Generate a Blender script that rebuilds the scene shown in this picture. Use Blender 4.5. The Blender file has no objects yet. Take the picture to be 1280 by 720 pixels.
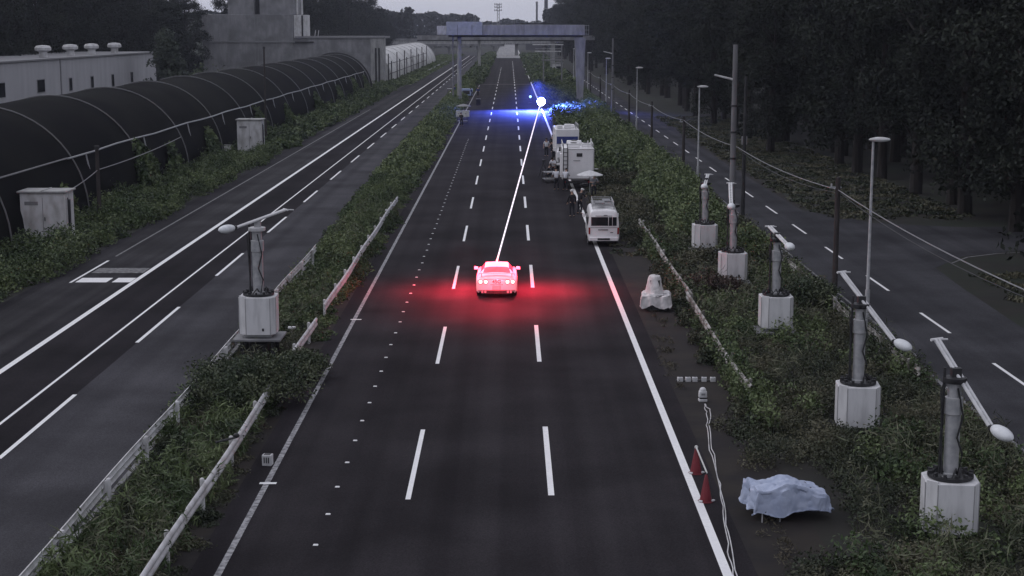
import bpy, math, random
import numpy as np
from mathutils import Vector, Matrix, Euler
R = math.radians
random.seed(7); rng = np.random.default_rng(7)
scene = bpy.context.scene
col = scene.collection
# ------------------------------------------------------------------ camera
H = 11.64; F = 1950.0; PITCH = R(9.43)
cd = bpy.data.cameras.new('camera'); cam = bpy.data.objects.new('camera', cd); col.objects.link(cam)
cd.sensor_width = 36; cd.lens = 36 * F / 1280; cd.clip_start = .1; cd.clip_end = 12000
cam.location = (0, 0, H); cam.rotation_euler = (R(90) - PITCH, 0, -0.0015)
scene.camera = cam
# ------------------------------------------------------------------ world / sun / exposure
world = bpy.data.worlds.new('World'); scene.world = world; world.use_nodes = True
wn = world.node_tree; wn.nodes.clear()
sky = wn.nodes.new('ShaderNodeTexSky'); sky.sky_type = 'NISHITA'; sky.sun_disc = False
sky.sun_elevation = R(42); sky.sun_rotation = R(-75); sky.dust_density = 4; sky.air_density = 1.2; sky.altitude = 0
hs = wn.nodes.new('ShaderNodeHueSaturation'); hs.inputs['Saturation'].default_value = .16
tint = wn.nodes.new('ShaderNodeMixRGB'); tint.blend_type = 'MULTIPLY'; tint.inputs[0].default_value = 1
tint.inputs[2].default_value = (.86, .88, 1.0, 1)
bg = wn.nodes.new('ShaderNodeBackground'); bg.inputs['Strength'].default_value = .12
wo = wn.nodes.new('ShaderNodeOutputWorld')
wn.links.new(sky.outputs[0], hs.inputs['Color']); wn.links.new(hs.outputs[0], tint.inputs[1])
cloud = wn.nodes.new('ShaderNodeMixRGB'); cloud.inputs[0].default_value = .82; cloud.inputs[2].default_value = (5.2, 5.3, 6.1, 1)
wn.links.new(tint.outputs[0], cloud.inputs[1]); wn.links.new(cloud.outputs[0], bg.inputs[0]); wn.links.new(bg.outputs[0], wo.inputs[0])
sd = bpy.data.lights.new('sun', 'SUN'); sd.energy = .5; sd.angle = R(30); sd.color = (1, .96, .93)
sun = bpy.data.objects.new('sun', sd); col.objects.link(sun)
sun.rotation_euler = (R(90 - 42), 0, R(180 + 75))
scene.view_settings.view_transform = 'Standard'; scene.view_settings.look = 'None'
scene.view_settings.exposure = 0.09; scene.view_settings.gamma = 1
scene.cycles.max_bounces = 5; scene.cycles.diffuse_bounces = 2; scene.cycles.glossy_bounces = 2
scene.cycles.transmission_bounces = 2; scene.cycles.volume_bounces = 0
scene.cycles.use_denoising = True
scene.cycles.sample_clamp_indirect = 4

# ------------------------------------------------------------------ pixel -> world measuring (1280 x 720 photograph)
CR = Euler(cam.rotation_euler).to_matrix()
def ray(px, py): return CR @ Vector(((px - 640) / F, (360 - py) / F, -1))
def P(px, py, z=0.0):
    d = ray(px, py); t = (z - H) / d.z
    return Vector((d.x * t, d.y * t, z))
def PY(px, py, Y):
    d = ray(px, py); t = Y / d.y
    return Vector((d.x * t, Y, H + d.z * t))

# ------------------------------------------------------------------ materials
MATS = {}
def mat(name, c, rough=.8, c2=None, scale=4, stretch=(1, 1, 1), metal=0, bump=0, detail=5, lo=.35, hi=.65, c3=None, s3=.15, emit=None, estr=0, spec=.3, coat=0):
    if name in MATS: return MATS[name]
    m = bpy.data.materials.new(name); m.use_nodes = True; nt = m.node_tree; b = nt.nodes['Principled BSDF']
    b.inputs['Roughness'].default_value = rough; b.inputs['Metallic'].default_value = metal
    b.inputs['Specular IOR Level'].default_value = spec; b.inputs['Coat Weight'].default_value = coat
    b.inputs['Base Color'].default_value = (*c, 1)
    if c2 is None: c2 = tuple(v * .8 for v in c)
    tc = nt.nodes.new('ShaderNodeTexCoord'); mp = nt.nodes.new('ShaderNodeMapping'); mp.inputs['Scale'].default_value = stretch
    nt.links.new(tc.outputs['Object'], mp.inputs[0])
    n = nt.nodes.new('ShaderNodeTexNoise'); n.inputs['Scale'].default_value = scale; n.inputs['Detail'].default_value = detail
    nt.links.new(mp.outputs[0], n.inputs[0])
    mr = nt.nodes.new('ShaderNodeMapRange'); mr.inputs[1].default_value = lo; mr.inputs[2].default_value = hi
    nt.links.new(n.outputs[0], mr.inputs[0])
    mx = nt.nodes.new('ShaderNodeMixRGB'); mx.inputs[1].default_value = (*c, 1); mx.inputs[2].default_value = (*c2, 1)
    nt.links.new(mr.outputs[0], mx.inputs[0]); out = mx.outputs[0]
    if c3 is not None:
        n2 = nt.nodes.new('ShaderNodeTexNoise'); n2.inputs['Scale'].default_value = s3; n2.inputs['Detail'].default_value = 4
        nt.links.new(tc.outputs['Object'], n2.inputs[0])
        m2 = nt.nodes.new('ShaderNodeMapRange'); m2.inputs[1].default_value = .42; m2.inputs[2].default_value = .62
        nt.links.new(n2.outputs[0], m2.inputs[0])
        mx2 = nt.nodes.new('ShaderNodeMixRGB'); mx2.inputs[2].default_value = (*c3, 1)
        nt.links.new(m2.outputs[0], mx2.inputs[0]); nt.links.new(out, mx2.inputs[1]); out = mx2.outputs[0]
    nt.links.new(out, b.inputs['Base Color'])
    if bump:
        bp = nt.nodes.new('ShaderNodeBump'); bp.inputs['Strength'].default_value = bump; bp.inputs['Distance'].default_value = .02
        nt.links.new(n.outputs[0], bp.inputs['Height']); nt.links.new(bp.outputs[0], b.inputs['Normal'])
    if emit:
        b.inputs['Emission Color'].default_value = (*emit, 1); b.inputs['Emission Strength'].default_value = estr
    MATS[name] = m; return m

def road_mat(name, c, c2, tracks, seed=0.):
    """asphalt: fine grain, long soft streaks along the road and darker wheel tracks across X"""
    m = bpy.data.materials.new(name); m.use_nodes = True; nt = m.node_tree; b = nt.nodes['Principled BSDF']
    N = nt.nodes.new; L = nt.links.new
    tc = N('ShaderNodeTexCoord')
    mp = N('ShaderNodeMapping'); mp.inputs['Scale'].default_value = (1.1, .012, 1); mp.inputs['Location'].default_value = (seed, seed, 0)
    L(tc.outputs['Object'], mp.inputs[0])
    n1 = N('ShaderNodeTexNoise'); n1.inputs['Scale'].default_value = 1.; n1.inputs['Detail'].default_value = 6; L(mp.outputs[0], n1.inputs[0])
    r1 = N('ShaderNodeMapRange'); r1.inputs[1].default_value = .35; r1.inputs[2].default_value = .68; L(n1.outputs[0], r1.inputs[0])
    mx = N('ShaderNodeMixRGB'); mx.inputs[1].default_value = (*c, 1); mx.inputs[2].default_value = (*c2, 1); L(r1.outputs[0], mx.inputs[0])
    n2 = N('ShaderNodeTexNoise'); n2.inputs['Scale'].default_value = 28; n2.inputs['Detail'].default_value = 3; L(tc.outputs['Object'], n2.inputs[0])
    r2 = N('ShaderNodeMapRange'); r2.inputs[1].default_value = .3; r2.inputs[2].default_value = .7; r2.inputs[3].default_value = .72; r2.inputs[4].default_value = 1.3; L(n2.outputs[0], r2.inputs[0])
    n3 = N('ShaderNodeTexNoise'); n3.inputs['Scale'].default_value = .22; n3.inputs['Detail'].default_value = 5; L(tc.outputs['Object'], n3.inputs[0])
    r3 = N('ShaderNodeMapRange'); r3.inputs[1].default_value = .35; r3.inputs[2].default_value = .65; r3.inputs[3].default_value = .74; r3.inputs[4].default_value = 1.24; L(n3.outputs[0], r3.inputs[0])
    mu = N('ShaderNodeMath'); mu.operation = 'MULTIPLY'; L(r2.outputs[0], mu.inputs[0]); L(r3.outputs[0], mu.inputs[1])
    last = mu.outputs[0]
    sx = N('ShaderNodeSeparateXYZ'); L(tc.outputs['Object'], sx.inputs[0])
    for (x, w, amt) in tracks:
        s = N('ShaderNodeMath'); s.operation = 'SUBTRACT'; L(sx.outputs[0], s.inputs[0]); s.inputs[1].default_value = x
        a = N('ShaderNodeMath'); a.operation = 'ABSOLUTE'; L(s.outputs[0], a.inputs[0])
        rr = N('ShaderNodeMapRange'); rr.interpolation_type = 'SMOOTHSTEP'; rr.inputs[1].default_value = 0; rr.inputs[2].default_value = w
        rr.inputs[3].default_value = amt; rr.inputs[4].default_value = 1; L(a.outputs[0], rr.inputs[0])
        q = N('ShaderNodeMath'); q.operation = 'MULTIPLY'; L(last, q.inputs[0]); L(rr.outputs[0], q.inputs[1]); last = q.outputs[0]
    vm = N('ShaderNodeVectorMath'); vm.operation = 'SCALE'; L(mx.outputs[0], vm.inputs[0]); L(last, vm.inputs['Scale'])
    L(vm.outputs[0], b.inputs['Base Color']); b.inputs['Roughness'].default_value = .9; b.inputs['Specular IOR Level'].default_value = .03
    return m

M_ground = mat('ground', (.020, .018, .015), .95, (.013, .013, .011), .6, c3=(.016, .021, .013), s3=.2, bump=.6)
M_soil = mat('soil', (.013, .0105, .0105), .95, (.010, .0085, .009), 3, bump=.6, c3=(.021, .017, .014), s3=.5)
M_leaf = mat('leaf', (.056, .088, .034), .6, (.022, .037, .015), 1.1, c3=(.120, .155, .066), s3=.5, lo=.4, hi=.6)
M_leaf_bright = mat('leaf_hedge', (.090, .128, .052), .6, (.034, .054, .022), 1.3, c3=(.165, .205, .092), s3=.5, lo=.4, hi=.6)
M_weed = mat('weed', (.040, .052, .028), .65, (.016, .023, .013), 1.6, c3=(.105, .100, .064), s3=.4, lo=.4, hi=.6)
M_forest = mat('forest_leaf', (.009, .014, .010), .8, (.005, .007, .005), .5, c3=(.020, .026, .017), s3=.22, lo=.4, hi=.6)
M_bark = mat('bark', (.026, .022, .020), .9, (.014, .012, .011), 6, (1, 1, .2), bump=.6)
M_white_line = mat('road_paint', (.80, .80, .80), .6, (.66, .66, .67), 9, lo=.45, hi=.75, c3=(.74, .74, .75), s3=1.2)
M_worn_line = mat('worn_paint', (.34, .34, .35), .7, (.12, .12, .13), 7, lo=.4, hi=.62)
M_faint_line = mat('faint_paint', (.20, .20, .20), .7, (.07, .07, .075), 5, lo=.38, hi=.6)
M_conc = mat('concrete', (.27, .27, .28), .85, (.19, .19, .20), 1.2, (1, 1, .25), c3=(.15, .15, .155), s3=.35, bump=.2)
M_conc_light = mat('pale_concrete', (.36, .36, .355), .85, (.24, .24, .24), 1.5, (1, 1, .3), bump=.2)
M_white = mat('white_paint', (.60, .60, .61), .5, (.40, .40, .41), 5, (1, 1, .22), lo=.45, hi=.8)
M_white_dirty = mat('weathered_white', (.56, .56, .57), .55, (.32, .31, .30), 2.2, (1, 1, .5), lo=.42, hi=.75)
M_galv = mat('galvanised', (.38, .38, .39), .45, (.26, .27, .28), 5)
M_dark = mat('dark_metal', (.035, .035, .037), .5, (.02, .02, .022), 5)
M_black = mat('black_rubber', (.018, .018, .018), .75)
M_mesh = mat('shade_cloth', (.005, .005, .006), .9, (.003, .003, .004), .5, (1, .15, 1), c3=(.009, .0095, .009), s3=.12, spec=.04)
M_glass = mat('dark_glass', (.015, .017, .02), .12)
M_bluetarp = mat('blue_tarp', (.42, .47, .60), .45, (.32, .37, .50), 4, (1, .6, 1), bump=1.0, detail=3)
M_whitetarp = mat('white_tarp', (.70, .67, .67), .55, (.5, .48, .48), 5, (1, 1, .5), bump=1.0, detail=3)
M_cone = mat('cone_red', (.17, .02, .028), .5)
M_carpaint = mat('car_paint', (.78, .78, .78), .28, (.74, .74, .74), 2, coat=.5)
M_tail = mat('tail_lamp', (.6, .02, .02), .3, emit=(1, .12, .12), estr=14)
M_tailglass = mat('red_lens', (.25, .01, .01), .25)
M_plate = mat('number_plate', (.55, .56, .52), .5)
M_grey = mat('grey_paint', (.22, .22, .23), .6)
M_skin = mat('skin', (.42, .27, .20), .6)
M_hair = mat('hair', (.015, .012, .011), .6)
M_shirt_w = mat('white_shirt', (.66, .67, .72), .85)
M_shirt_g = mat('grey_shirt', (.20, .21, .23), .85)
M_shirt_k = mat('black_shirt', (.022, .022, .026), .85)
M_shirt_b = mat('blue_shirt', (.035, .06, .20), .85)
M_trouser = mat('dark_trousers', (.022, .023, .03), .85)
M_hatw = mat('white_cap', (.7, .7, .7), .8)
M_curtain = mat('blue_glass', (.04, .06, .22), .25)

# ------------------------------------------------------------------ mesh builder
class MB:
    def __init__(s): s.v = []; s.f = []
    def add(s, vs, fs):
        o = len(s.v); s.v += [tuple(v) for v in vs]; s.f += [tuple(i + o for i in f) for f in fs]; return s
    def box(s, c, d, rot=None, taper=1.0):
        x, y, z = d[0] / 2, d[1] / 2, d[2] / 2; t = taper
        vs = [Vector(p) for p in ((-x, -y, -z), (x, -y, -z), (x, y, -z), (-x, y, -z), (-x*t, -y*t, z), (x*t, -y*t, z), (x*t, y*t, z), (-x*t, y*t, z))]
        if rot: m = Euler(rot).to_matrix(); vs = [m @ v for v in vs]
        c = Vector(c); vs = [v + c for v in vs]
        return s.add(vs, [(3,2,1,0), (4,5,6,7), (0,1,5,4), (1,2,6,5), (2,3,7,6), (3,0,4,7)])
    def cyl(s, a, b, r0, r1=None, n=12, cap=True):
        a = Vector(a); b = Vector(b); r1 = r0 if r1 is None else r1
        q = (b - a).to_track_quat('Z', 'Y')
        vs = []
        for p, r in ((a, r0), (b, r1)):
            for i in range(n):
                t = 2 * math.pi * i / n; vs.append(p + q @ Vector((r * math.cos(t), r * math.sin(t), 0)))
        fs = [(i, (i+1) % n, n + (i+1) % n, n + i) for i in range(n)]
        if cap: fs += [tuple(range(n-1, -1, -1)), tuple(range(n, 2*n))]
        return s.add(vs, fs)
    def tube(s, pts, r, n=8, radii=None):
        pts = [Vector(p) for p in pts]; vs = []; k = len(pts)
        for i, p in enumerate(pts):
            d = (pts[min(i+1, k-1)] - pts[max(i-1, 0)]); q = d.to_track_quat('Z', 'Y'); rr = radii[i] if radii else r
            for j in range(n):
                t = 2 * math.pi * j / n; vs.append(p + q @ Vector((rr * math.cos(t), rr * math.sin(t), 0)))
        fs = [(i*n+j, i*n+(j+1) % n, (i+1)*n+(j+1) % n, (i+1)*n+j) for i in range(k-1) for j in range(n)]
        fs += [tuple(range(n-1, -1, -1)), tuple(range((k-1)*n, k*n))]
        return s.add(vs, fs)
    def lathe(s, prof, n=20, c=(0, 0, 0), sx=1, sy=1):
        vs = []; c = Vector(c)
        for r, z in prof:
            for j in range(n):
                t = 2 * math.pi * j / n; vs.append(c + Vector((r * math.cos(t) * sx, r * math.sin(t) * sy, z)))
        k = len(prof)
        fs = [(i*n+j, i*n+(j+1) % n, (i+1)*n+(j+1) % n, (i+1)*n+j) for i in range(k-1) for j in range(n)]
        fs += [tuple(range(n-1, -1, -1)), tuple(range((k-1)*n, k*n))]
        return s.add(vs, fs)
    def ball(s, c, r, n=12, m=8, rot=None):
        if not hasattr(r, '__len__'): r = (r, r, r)
        vs = []; M = Euler(rot).to_matrix() if rot else None; c = Vector(c)
        for i in range(1, m):
            a = math.pi * i / m
            for j in range(n):
                t = 2 * math.pi * j / n
                vs.append(Vector((r[0]*math.sin(a)*math.cos(t), r[1]*math.sin(a)*math.sin(t), -r[2]*math.cos(a))))
        vs += [Vector((0, 0, -r[2])), Vector((0, 0, r[2]))]
        if M: vs = [M @ v for v in vs]
        vs = [v + c for v in vs]; b = (m-1)*n
        fs = [(i*n+j, i*n+(j+1) % n, (i+1)*n+(j+1) % n, (i+1)*n+j) for i in range(m-2) for j in range(n)]
        fs += [(b, (j+1) % n, j) for j in range(n)] + [(b+1, (m-2)*n+j, (m-2)*n+(j+1) % n) for j in range(n)]
        return s.add(vs, fs)
    def prism(s, poly, z0, z1, c=(0, 0, 0)):
        n = len(poly); c = Vector(c)
        vs = [c + Vector((x, y, z0)) for x, y in poly] + [c + Vector((x, y, z1)) for x, y in poly]
        return s.add(vs, [tuple(range(n-1, -1, -1)), tuple(range(n, 2*n))] + [(i, (i+1) % n, n+(i+1) % n, n+i) for i in range(n)])
    def plate(s, pts, th):
        """quad/polygon in 3-D given thickness th along its normal"""
        pts = [Vector(p) for p in pts]; n = (pts[1]-pts[0]).cross(pts[2]-pts[0]).normalized() * th; k = len(pts)
        return s.add(pts + [p + n for p in pts], [tuple(range(k-1, -1, -1)), tuple(range(k, 2*k))] + [(i, (i+1) % k, k+(i+1) % k, k+i) for i in range(k)])
    def build(s, name, m, parent=None, bevel=0, smooth=35, seg=2):
        me = bpy.data.meshes.new(name); me.from_pydata(s.v, [], s.f); me.materials.append(m); me.validate()
        o = bpy.data.objects.new(name, me); col.objects.link(o)
        if smooth: me.shade_smooth(); me.set_sharp_from_angle(angle=R(smooth))
        if bevel:
            bv = o.modifiers.new('bevel', 'BEVEL'); bv.width = bevel; bv.segments = seg; bv.limit_method = 'ANGLE'; bv.angle_limit = R(35)
        if parent: o.parent = parent
        return o

def tag(o, label=None, cat=None, group=None, kind=None):
    if label: o['label'] = label
    if cat: o['category'] = cat
    if group: o['group'] = group
    if kind: o['kind'] = kind
    return o
def empty(name, loc=(0, 0, 0), rz=0, label=None, cat=None, group=None):
    o = bpy.data.objects.new(name, None); col.objects.link(o); o.location = loc; o.rotation_euler = (0, 0, rz); o.empty_display_size = .3
    return tag(o, label, cat, group)
def copy_tree(o, parent=None, keep=True):
    c = o.copy(); col.objects.link(c); c.parent = parent
    for ch in [x for x in bpy.data.objects if x.parent == o]: copy_tree(ch, c)
    return c
def np_mesh(name, V, Fq, m, parent=None):
    me = bpy.data.meshes.new(name); nv = len(V); nf = len(Fq); k = Fq.shape[1]
    me.vertices.add(nv); me.vertices.foreach_set('co', V.astype(np.float32).ravel())
    me.loops.add(nf * k); me.loops.foreach_set('vertex_index', Fq.astype(np.int32).ravel())
    me.polygons.add(nf); me.polygons.foreach_set('loop_start', np.arange(0, nf * k, k, dtype=np.int32))
    me.materials.append(m); me.update(calc_edges=True)
    o = bpy.data.objects.new(name, me); col.objects.link(o)
    if parent: o.parent = parent
    return o
def leaf_quads(C, S, up=.4, aspect=.55, N=None):
    """one pointed, slightly folded leaf quad per centre C (n,3) of length S (n,)"""
    n = len(C)
    if N is None: N = rng.normal(size=(n, 3))
    N = N + np.array([0, 0, up]); N /= np.linalg.norm(N, axis=1, keepdims=True) + 1e-9
    T = rng.normal(size=(n, 3)); T -= (T * N).sum(1, keepdims=True) * N; T /= np.linalg.norm(T, axis=1, keepdims=True) + 1e-9
    B = np.cross(N, T); S = S[:, None]
    V = np.stack([C - T*S*.5, C + B*S*aspect*.5 + N*S*.08, C + T*S*.5 - N*S*.1, C - B*S*aspect*.5 + N*S*.08], 1).reshape(-1, 3)
    return V, np.arange(n * 4).reshape(n, 4)

# ------------------------------------------------------------------ setting: ground and roads
def sheet(name, x0, x1, y0, y1, z, m, nx=1, ny=1):
    b = MB(); b.add([(x0, y0, z), (x1, y0, z), (x1, y1, z), (x0, y1, z)], [(0, 1, 2, 3)])
    return tag(b.build(name, m, smooth=0), kind='structure')
sheet('ground', -950, 950, -60, 2600, 0, M_ground)
M_road = road_mat('main_asphalt', (.030, .0275, .0305), (.0205, .0185, .021),
    [(-5.6, .5, .9), (-3.6, .55, .80), (-1.7, .5, .85), (.05, .55, .85), (1.9, .5, .82), (3.7, .5, .86)], 3.)
M_lroad = road_mat('light_asphalt', (.060, .059, .065), (.046, .045, .051), [(-11.2, .6, .9), (-13., .5, .9)], 9.)
M_ldark = road_mat('dark_asphalt', (.022, .020, .023), (.017, .0155, .018), [(-16.4, .8, .95)], 5.)
M_lshoulder = road_mat('shoulder_asphalt', (.046, .045, .048), (.020, .019, .022), [], 15.)
M_serv = road_mat('service_asphalt', (.054, .054, .060), (.038, .038, .043), [(15.8, .5, .88), (18.1, .5, .88)], 25.)
M_cslab = road_mat('pale_slab', (.30, .30, .30), (.24, .24, .25), [], 31.)
sheet('main_road', -6.95, 5.35, -30, 640, .012, M_road)
sheet('bare_verge', 5.35, 7.2, -30, 130, .010, M_soil)
sheet('median_soil', -9.75, -6.95, -30, 640, .010, M_soil)
sheet('far_road_slab', -6.4, 4.9, 640, 1500, .014, M_cslab)
sheet('left_lane_road', -14.0, -10.1, -30, 700, .012, M_lroad)
sheet('left_road', -17.6, -14.0, -30, 700, .016, M_ldark)
sheet('left_shoulder_road', -21.8, -17.6, -30, 700, .014, M_lshoulder)
sheet('service_road', 14.3, 19.0, -30, 420, .012, M_serv)
def ribbon(name, pts, w, z, m, kind='structure'):
    b = MB(); vs = []; k = len(pts)
    for i, p in enumerate(pts):
        p = Vector(p); d = Vector(pts[min(i+1, k-1)]) - Vector(pts[max(i-1, 0)]); n = Vector((d.y, -d.x)).normalized() * w / 2
        vs += [(p.x - n.x, p.y - n.y, z), (p.x + n.x, p.y + n.y, z)]
    b.add(vs, [(2*i, 2*i+1, 2*i+3, 2*i+2) for i in range(k-1)])
    return tag(b.build(name, m, smooth=0), kind=kind)
ribbon('ramp_road', [(-16, 690), (-17, 740), (-22, 790), (-32, 835), (-50, 870), (-80, 890), (-130, 905)], 11, .02, M_lroad)
# flared entrance on the service road
b = MB(); pts = [(18.9, 52), (20.2, 60), (20.6, 70), (21.0, 76), (23.5, 80), (28, 82.5), (36, 83.5), (36, 93), (27, 92), (22, 94), (18.9, 101)]
b.add([(x, y, .016) for x, y in pts], [tuple(range(len(pts)))]); tag(b.build('entrance_apron', M_serv, smooth=0), kind='structure')
ribbon('entrance_edging', [(22.2, 77.5), (23.6, 79.6), (25.5, 80.9), (28, 81.8), (31, 82.3)], .12, .026, M_conc)
ribbon('road_edge_strip', [(19.15, -20), (19.15, 52)], .35, .022, M_soil)  # dark strip along the outer edge of the service road
ribbon('road_edge_strip', [(19.2, 102), (19.2, 420)], .5, .022, M_soil)
# kerbs
def kerb(name, x, y0, y1, w=.15, h=.12): 
    b = MB(); b.box((x, (y0+y1)/2, h/2), (w, y1-y0, h)); return tag(b.build(name, M_conc, bevel=.015), kind='structure')
kerb('median_kerb', -10.02, -30, 640); kerb('service_kerb', 14.22, -30, 420)
# painted lines
def line(name, x, y0, y1, w, z, m): return sheet(name, x-w/2, x+w/2, y0, y1, z, m)
line('edge_line', 4.70, -20, 860, .21, .020, M_white_line)
line('edge_line', -6.30, -20, 330, .15, .020, M_worn_line)
line('edge_line', -17.5, -20, 690, .24, .024, M_white_line)
line('inner_line', -15.2, -20, 690, .10, .024, M_white_line)
line('shoulder_line', -20.4, 80, 230, .12, .022, M_faint_line)
line('shoulder_line', -20.4, 71.5, 78.5, .13, .0225, M_white_line)
line('service_edge_line', 14.65, 55, 300, .10, .020, M_faint_line)
def dashes(name, x, ys, ln, w, z, m):
    b = MB()
    for y in ys: b.add([(x-w/2, y, z), (x+w/2, y, z), (x+w/2, y+ln, z), (x-w/2, y+ln, z)], [(0, 1, 2, 3)])
    return tag(b.build(name, m, smooth=0), kind='structure')
def yb(y): return 23325 / (y - 36) - 1.93
dashes('lane_dashes', -2.55, [yb(625) + 16.05*i for i in range(-2, 28)], 6.9, .13, .020, M_white_line)
dashes('lane_dashes', 1.05, [yb(620) + 16.05*i for i in range(-2, 34)], 6.9, .155, .020, M_white_line)
dashes('lane_dashes', -14.0, [yb(574) + 16.05*i for i in range(-2, 34)], 7.6, .14, .024, M_white_line)
dashes('service_dashes', 17.05, [yb(364) + 9.9*i for i in range(-5, 30)], 4.4, .13, .020, M_white_line)
b = MB()
for (xa, xb) in ((-20.2, -18.75), (-18.5, -17.65)): b.add([(xa, 71.6, .0235), (xb, 71.6, .0235), (xb, 72.9, .0235), (xa, 72.9, .0235)], [(0, 1, 2, 3)])
tag(b.build('stop_bars', M_white_line, smooth=0), kind='structure')
sheet('worn_bar', -20.2, -17.7, 74.4, 76.0, .0225, M_faint_line)
sheet('expansion_joint', -6.2, 4.6, 334, 335.2, .020, M_faint_line)
b = MB()
for px, py in ((335, 605), (445, 400)):
    p = P(px, py); b.add([(p.x-.22, p.y-.08, .024), (p.x+.22, p.y-.08, .024), (p.x+.22, p.y+.08, .024), (p.x-.22, p.y+.08, .024)], [(0, 1, 2, 3)])
tag(b.build('cross_ticks', M_white_line, smooth=0), kind='structure')
# raised road studs inside the left lane
stud = MB(); stud.box((0, 0, .018), (.13, .10, .022), taper=.7)
stud0 = tag(stud.build('road_stud', M_white_line), 'small white raised stud in the dotted row inside the left lane', 'road stud', 'white raised studs in the dotted row along the left lane')
for i in range(60):
    o = stud0 if i == 0 else stud0.copy()
    if i: col.objects.link(o)
    o.location = (-4.42 + random.uniform(-.02, .02), 31.9 + 2.29 * i, 0)

# ------------------------------------------------------------------ hills far off
def ridge(name, y, x0, x1, hfun, depth, m):
    n = 60; vs = []; 
    for i in range(n+1):
        x = x0 + (x1-x0) * i / n; h = hfun(x)
        vs += [(x, y, -1), (x, y + depth*.25, h*.8), (x, y+depth*.5, h), (x, y+depth, -1)]
    fs = [(4*i+j, 4*i+4+j, 4*i+5+j, 4*i+1+j) for i in range(n) for j in range(3)]
    b = MB(); b.add(vs, fs); return tag(b.build(name, m, smooth=80), kind='structure')
M_hill = mat('hill_green', (.028, .036, .028), .9, (.018, .024, .018), .05, c3=(.04, .05, .036), s3=.02)
ridge('hill', 1700, -900, 900, lambda x: 17 + 4*math.sin(x*.011) + 2*math.sin(x*.05), 500, M_hill)
def side_ridge(name, xa, sgn, y0, y1, h, m):
    n = 50; vs = []
    for i in range(n+1):
        y = y0 + (y1-y0)*i/n; hh = h*(1+.12*math.sin(y*.03)+.08*math.sin(y*.11))*min(1, .35+.65*min(i, n-i)/4)
        vs += [(xa + 2*math.sin(y*.05), y, -1), (xa + sgn*6, y, hh*.8), (xa + sgn*22, y, hh), (xa + sgn*80, y, -1)]
    fs = [(4*i+j, 4*i+4+j, 4*i+5+j, 4*i+1+j) for i in range(n) for j in range(3)]
    b = MB(); b.add(vs, fs); return tag(b.build(name, m, smooth=80), kind='structure')
side_ridge('wooded_slope', 58, 1, 20, 900, 13, M_hill)
side_ridge('wooded_slope', -108, -1, 60, 420, 15, M_hill)
side_ridge('wooded_slope', -70, -1, 420, 900, 14, M_hill)

# ------------------------------------------------------------------ trees
def make_tree(name, h, rad, base, nclump, nleaf, size, lm, shape='round', lean=0.):
    root = empty(name)
    t = MB(); pts = []; radii = []; r0 = .22 + h*.012
    for i in range(7):
        f = i/6; pts.append((math.sin(f*2.2+lean)*.35*f, math.cos(f*1.7)*.2*f + lean*f, h*.86*f)); radii.append(r0*(1-f*.8))
    t.tube(pts, r0, 9, radii)
    cs = []
    for i in range(nclump):
        u = random.random(); a = random.uniform(0, 2*math.pi)
        z = base + (h - base) * u
        if shape == 'round': prof = math.sin(math.pi * min(1, max(0.06, u*.93+.07)))**.55
        elif shape == 'cone': prof = (1-u)**.8 + .06
        else: prof = .8*(math.sin(math.pi*min(1, u*.8+.18)))**.4
        rr = rad * prof * math.sqrt(random.uniform(.12, 1.05)); 
        cs.append((rr*math.cos(a), rr*math.sin(a), z + random.uniform(-.4, .4), (.75 + .9*random.random())*rad*.26))
    for c in random.sample(cs, min(14, len(cs))):
        z0 = max(base*.7, min(c[2]-rad*.5, h*.8)); t.tube([(0, lean*z0/h, z0), (c[0]*.5, c[1]*.5, (z0+c[2])/2+.2), (c[0]*.92, c[1]*.92, c[2])], .1, 5, [.11, .07, .03])
    t.build('trunk', M_bark, root)
    Cs = []; 
    for (x, y, z, r) in cs:
        d = rng.normal(size=(nleaf, 3)); d /= np.linalg.norm(d, axis=1, keepdims=True)
        q = d * (r * rng.uniform(.45, 1.12, size=(nleaf, 1))); q[:, 2] *= .62
        q[:, 2] -= .25*(q[:, 0]**2+q[:, 1]**2)/max(r, .3)
        Cs.append(q + np.array([x, y, z]))
    C = np.concatenate(Cs); V, Fq = leaf_quads(C, rng.uniform(.6, 1.3, len(C))*size, up=.5)
    np_mesh('crown', V, Fq, lm, root)
    return root
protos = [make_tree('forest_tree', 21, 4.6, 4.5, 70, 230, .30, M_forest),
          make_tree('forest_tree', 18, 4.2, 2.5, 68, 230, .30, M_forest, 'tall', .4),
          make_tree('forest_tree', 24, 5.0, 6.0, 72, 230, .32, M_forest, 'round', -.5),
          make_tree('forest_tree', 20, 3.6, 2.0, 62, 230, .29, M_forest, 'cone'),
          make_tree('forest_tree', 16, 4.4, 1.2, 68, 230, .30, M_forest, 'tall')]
spots = []
def row(x, y0, y1, step, side, jx=1.8, s=1.0):
    y = y0
    while y < y1:
        spots.append((x + random.uniform(-jx, jx), y + random.uniform(-step*.3, step*.3), side, s*random.uniform(.85, 1.15))); y += step
row(30, 46, 170, 7.5, 1); row(36, 44, 200, 8.5, 1); row(43, 50, 240, 10, 1)
row(26.5, 150, 440, 10.5, 1); row(33, 205, 470, 13, 1, 2.5); row(24, 440, 760, 14, 1, 2.5); row(32, 470, 780, 17, 1, 3)
row(51, 60, 240, 13, 1, 2)
row(-68, 148, 330, 9.5, -1); row(-77, 140, 345, 10.5, -1); row(-87, 150, 400, 15, -1, 3)
row(-50, 372, 640, 11.5, -1, 2); row(-58, 365, 640, 15, -1, 3)
spots += [(-74, 362, -1, 1.1), (-82, 368, -1, 1.15), (-67, 372, -1, 1.1), (-90, 366, -1, 1.2)]
used = set()
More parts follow.
